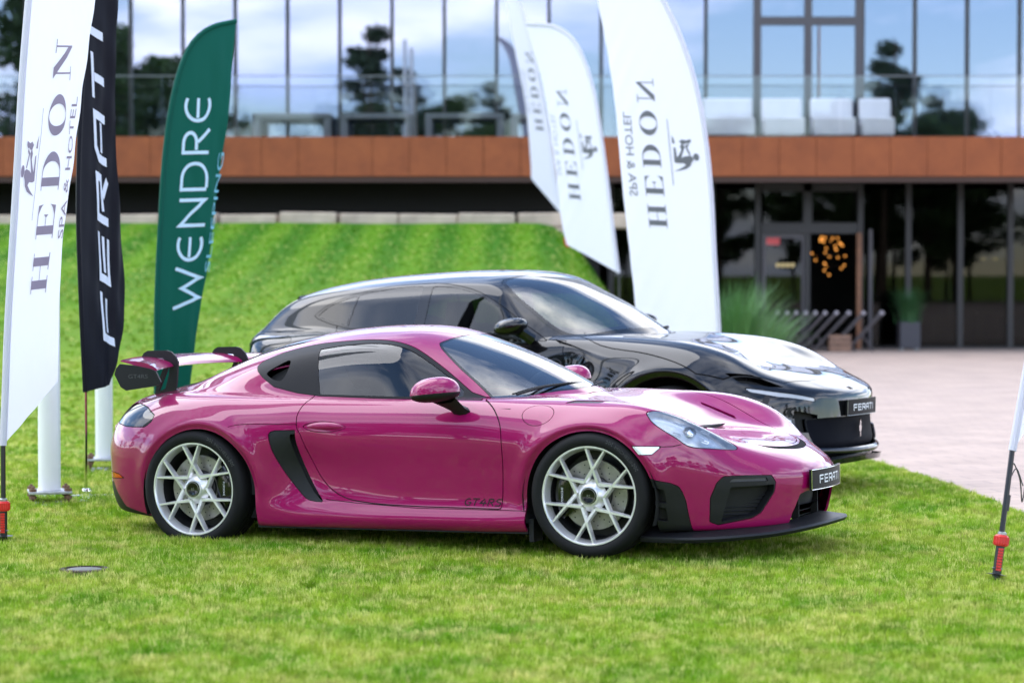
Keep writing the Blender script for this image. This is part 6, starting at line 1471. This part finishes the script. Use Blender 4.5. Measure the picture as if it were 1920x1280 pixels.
# terrace tables and daybeds behind the balustrade
ZT = Z_at(257, YB)
def terrace_table(p0, p1, y, label):
    x0, x1 = X_at(p0, y), X_at(p1, y); t = empty('terrace_table', ((x0+x1)/2, y, ZT)); tag(t, label, 'table', 'terrace tables'); w = (x1-x0)/2; h = .48
    mb = MB(); mb.bbox(-w, w, -.25, .25, h-.10, h, .01); mb.build('tabletop', 'table_grey', t)
    for sx in (-1, 1): mb = MB(); mb.bbox(sx*(w-.14) if sx > 0 else -w, w if sx > 0 else -w+.14, -.24, .24, 0, h-.101, .01); mb.build('leg', 'table_grey', t)
terrace_table(476, 622, 47.5, 'leftmost grey table on the terrace, behind the green flag\'s side'); terrace_table(640, 775, 47.55, 'grey terrace table second from the left, below the reflected pines'); terrace_table(798, 945, 47.5, 'grey terrace table third from the left, beside the white flags'); terrace_table(958, 1080, 47.55, 'grey terrace table half hidden by the far white flags')
def daybed(p0, p1, y, label):
    x0, x1 = X_at(p0, y), X_at(p1, y); w = (x1-x0)/2; t = empty('daybed', ((x0+x1)/2, y, ZT)); tag(t, label, 'daybed', 'white daybeds on the terrace')
    mb = MB(); mb.bbox(-w, w, -.3, .3, .04, .40, .04); mb.build('mattress', 'linen', t)
    mb = MB(); mb.bbox(-w, w, .18, .34, .38, .80, .05); mb.build('backrest', 'linen', t)
    for sx in (-1, 1):
        mb = MB(); mb.box(sx*w*.9-.03, sx*w*.9+.03, -.2, .2, 0, .04); mb.build('foot', 'table_grey', t)
daybed(1318, 1412, 47.45, 'white daybed on the terrace just right of the tall flag'); daybed(1428, 1505, 47.45, 'white daybed on the terrace before the left terrace door'); daybed(1520, 1600, 47.45, 'white daybed on the terrace before the right terrace door'); daybed(1612, 1672, 47.45, 'rightmost white daybed on the terrace')
# ================================================================ trees behind the viewer, mirrored in the glass and the paint
pmat('bark', (.11, .075, .05), rough=.9, noise=(6, .3, 4), bump=(20, .5, .02)); 
def leafm(name, col):
    m, t, b = node_mat(name); oi = t.nodes.new('ShaderNodeNewGeometry'); n = t.nodes.new('ShaderNodeTexNoise'); n.inputs['Scale'].default_value = .7; t.links.new(oi.outputs['Position'], n.inputs['Vector'])
    mr = t.nodes.new('ShaderNodeMapRange'); mr.inputs['From Min'].default_value = .3; mr.inputs['From Max'].default_value = .7; mr.inputs['To Min'].default_value = .65; mr.inputs['To Max'].default_value = 1.35; t.links.new(n.outputs['Fac'], mr.inputs['Value'])
    s = t.nodes.new('ShaderNodeVectorMath'); s.operation = 'SCALE'; s.inputs[0].default_value = col; t.links.new(mr.outputs[0], s.inputs['Scale']); t.links.new(s.outputs[0], b.inputs['Base Color']); b.inputs['Roughness'].default_value = .7
leafm('pine_leaf', (.028, .055, .022)); leafm('broad_leaf', (.05, .10, .022))
def tree_meshes(kind, seed):
    rng = np.random.default_rng(seed); trunk = MB(); H = 14.0 if kind == 'pine' else 8.5
    bend = rng.uniform(-.5, .5, 2)
    tp = [(bend[0]*(t**1.5), bend[1]*(t**1.5), H*.95*t) for t in np.linspace(0, 1, 9)]
    trunk.tube(tp, [.19*(1-t*.85)*(H/12) for t in np.linspace(0, 1, 9)], 9)
    cl = []
    nb = 26 if kind == 'pine' else 30
    for k in range(nb):
        t = rng.uniform(.42, .98) if kind == 'pine' else rng.uniform(.25, .98)
        ang = rng.uniform(0, 6.28); ln = (2.3*(1-t)+.7)*rng.uniform(.6, 1.1) if kind == 'pine' else (2.6*math.sin(math.pi*min(1, (t-.12)/.88))+.5)*rng.uniform(.6, 1.05)
        p = np.array(tp[int(t*8)]) ; p[2] = H*.95*t; e = p+np.array([math.cos(ang)*ln, math.sin(ang)*ln, ln*rng.uniform(.05, .45)])
        trunk.tube([tuple(p), tuple((p+e)/2+[0, 0, .1]), tuple(e)], [.05, .035, .012], 5)
        for q in np.linspace(.4, 1, 4): cl.append((p+(e-p)*q, rng.uniform(.35, .75)))
    C = []; 
    for c, r in cl:
        n = int(70*r/.55); d = rng.normal(0, 1, (n, 3)); d /= np.linalg.norm(d, axis=1, keepdims=True); C.append(c+d*(r*rng.uniform(.2, 1, (n, 1))**.6)*[1, 1, .62])
    C = np.concatenate(C); n = len(C); s = rng.uniform(.07, .15, (n, 1)); u = rng.normal(0, 1, (n, 3)); u /= np.linalg.norm(u, axis=1, keepdims=True); v = np.cross(u, rng.normal(0, 1, (n, 3))); v /= np.linalg.norm(v, axis=1, keepdims=True)
    V = np.stack([C-u*s, C+v*s*.55, C+u*s, C-v*s*.55], 1).reshape(-1, 3); F = np.arange(n*4).reshape(-1, 4)
    o = trunk.build('trunk', 'bark', None, smooth=True); tm = o.data; bpy.data.objects.remove(o)
    cm = mesh_data('crown', V, F); cm.materials.append(MATS['pine_leaf' if kind == 'pine' else 'broad_leaf']); return tm, cm
TM = {('pine', i): tree_meshes('pine', 10+i) for i in range(2)}; TM.update({('broad', i): tree_meshes('broad', 20+i) for i in range(2)})
rng_t = random.Random(12)
def plant(kind, i, x, y, sc, lab=None):
    t = empty('pine_tree' if kind == 'pine' else 'broadleaf_tree', (x, y, G0), (0, 0, rng_t.uniform(0, 6.28))); t.scale = (sc*rng_t.uniform(.9, 1.1), sc*rng_t.uniform(.9, 1.1), sc)
    tag(t, lab or ('tall pine behind the viewer, seen mirrored in the upper glazing' if kind == 'pine' else 'leafy tree behind the viewer, seen only as a reflection'), 'tree', 'mirrored pines' if kind == 'pine' else 'mirrored leafy trees')
    for n, me in zip(('trunk', 'crown'), TM[(kind, i)]): link(bpy.data.objects.new(n, me), t)
for k, (x, y, s) in enumerate([(-6.6, -20, 1.02), (-4.6, -22, .90), (18.2, -21, .98), (-19.5, -22, .95), (21.0, -25, .8), (-22.5, -27, 1.0), (-1.5, -34, .85), (30, -20, 1.0), (-33, -12, 1.1), (-27, 6, 1.0), (-31, 18, 1.05)]): plant('pine', k % 2, x, y, s)
for k in range(44):
    x = -58+116*k/43+rng_t.uniform(-1.5, 1.5); y = -33+rng_t.uniform(-5, 5)+.006*x*x; plant('broad', k % 2, x, y, rng_t.uniform(.7, .98))
for k, (x, y, s) in enumerate([(-9.4, -25, 1.18), (-7.6, -27, 1.25), (-5.6, -24, 1.12), (-3.4, -26, 1.2), (16.4, -24, 1.2), (18.8, -27, 1.3), (20.8, -23, 1.15), (22.6, -26, 1.2), (-21.5, -24, 1.25), (-18.2, -26, 1.2), (7.5, -30, 1.1), (11.0, -31, 1.15), (-15, 1, 1.35), (-17.5, 7, 1.4), (-13.5, -4.5, 1.3)]): plant('broad', k % 2, x, y, s)
for k in range(9): plant('broad', k % 2, -48+rng_t.uniform(-4, 4), -34+9*k, rng_t.uniform(.9, 1.2))
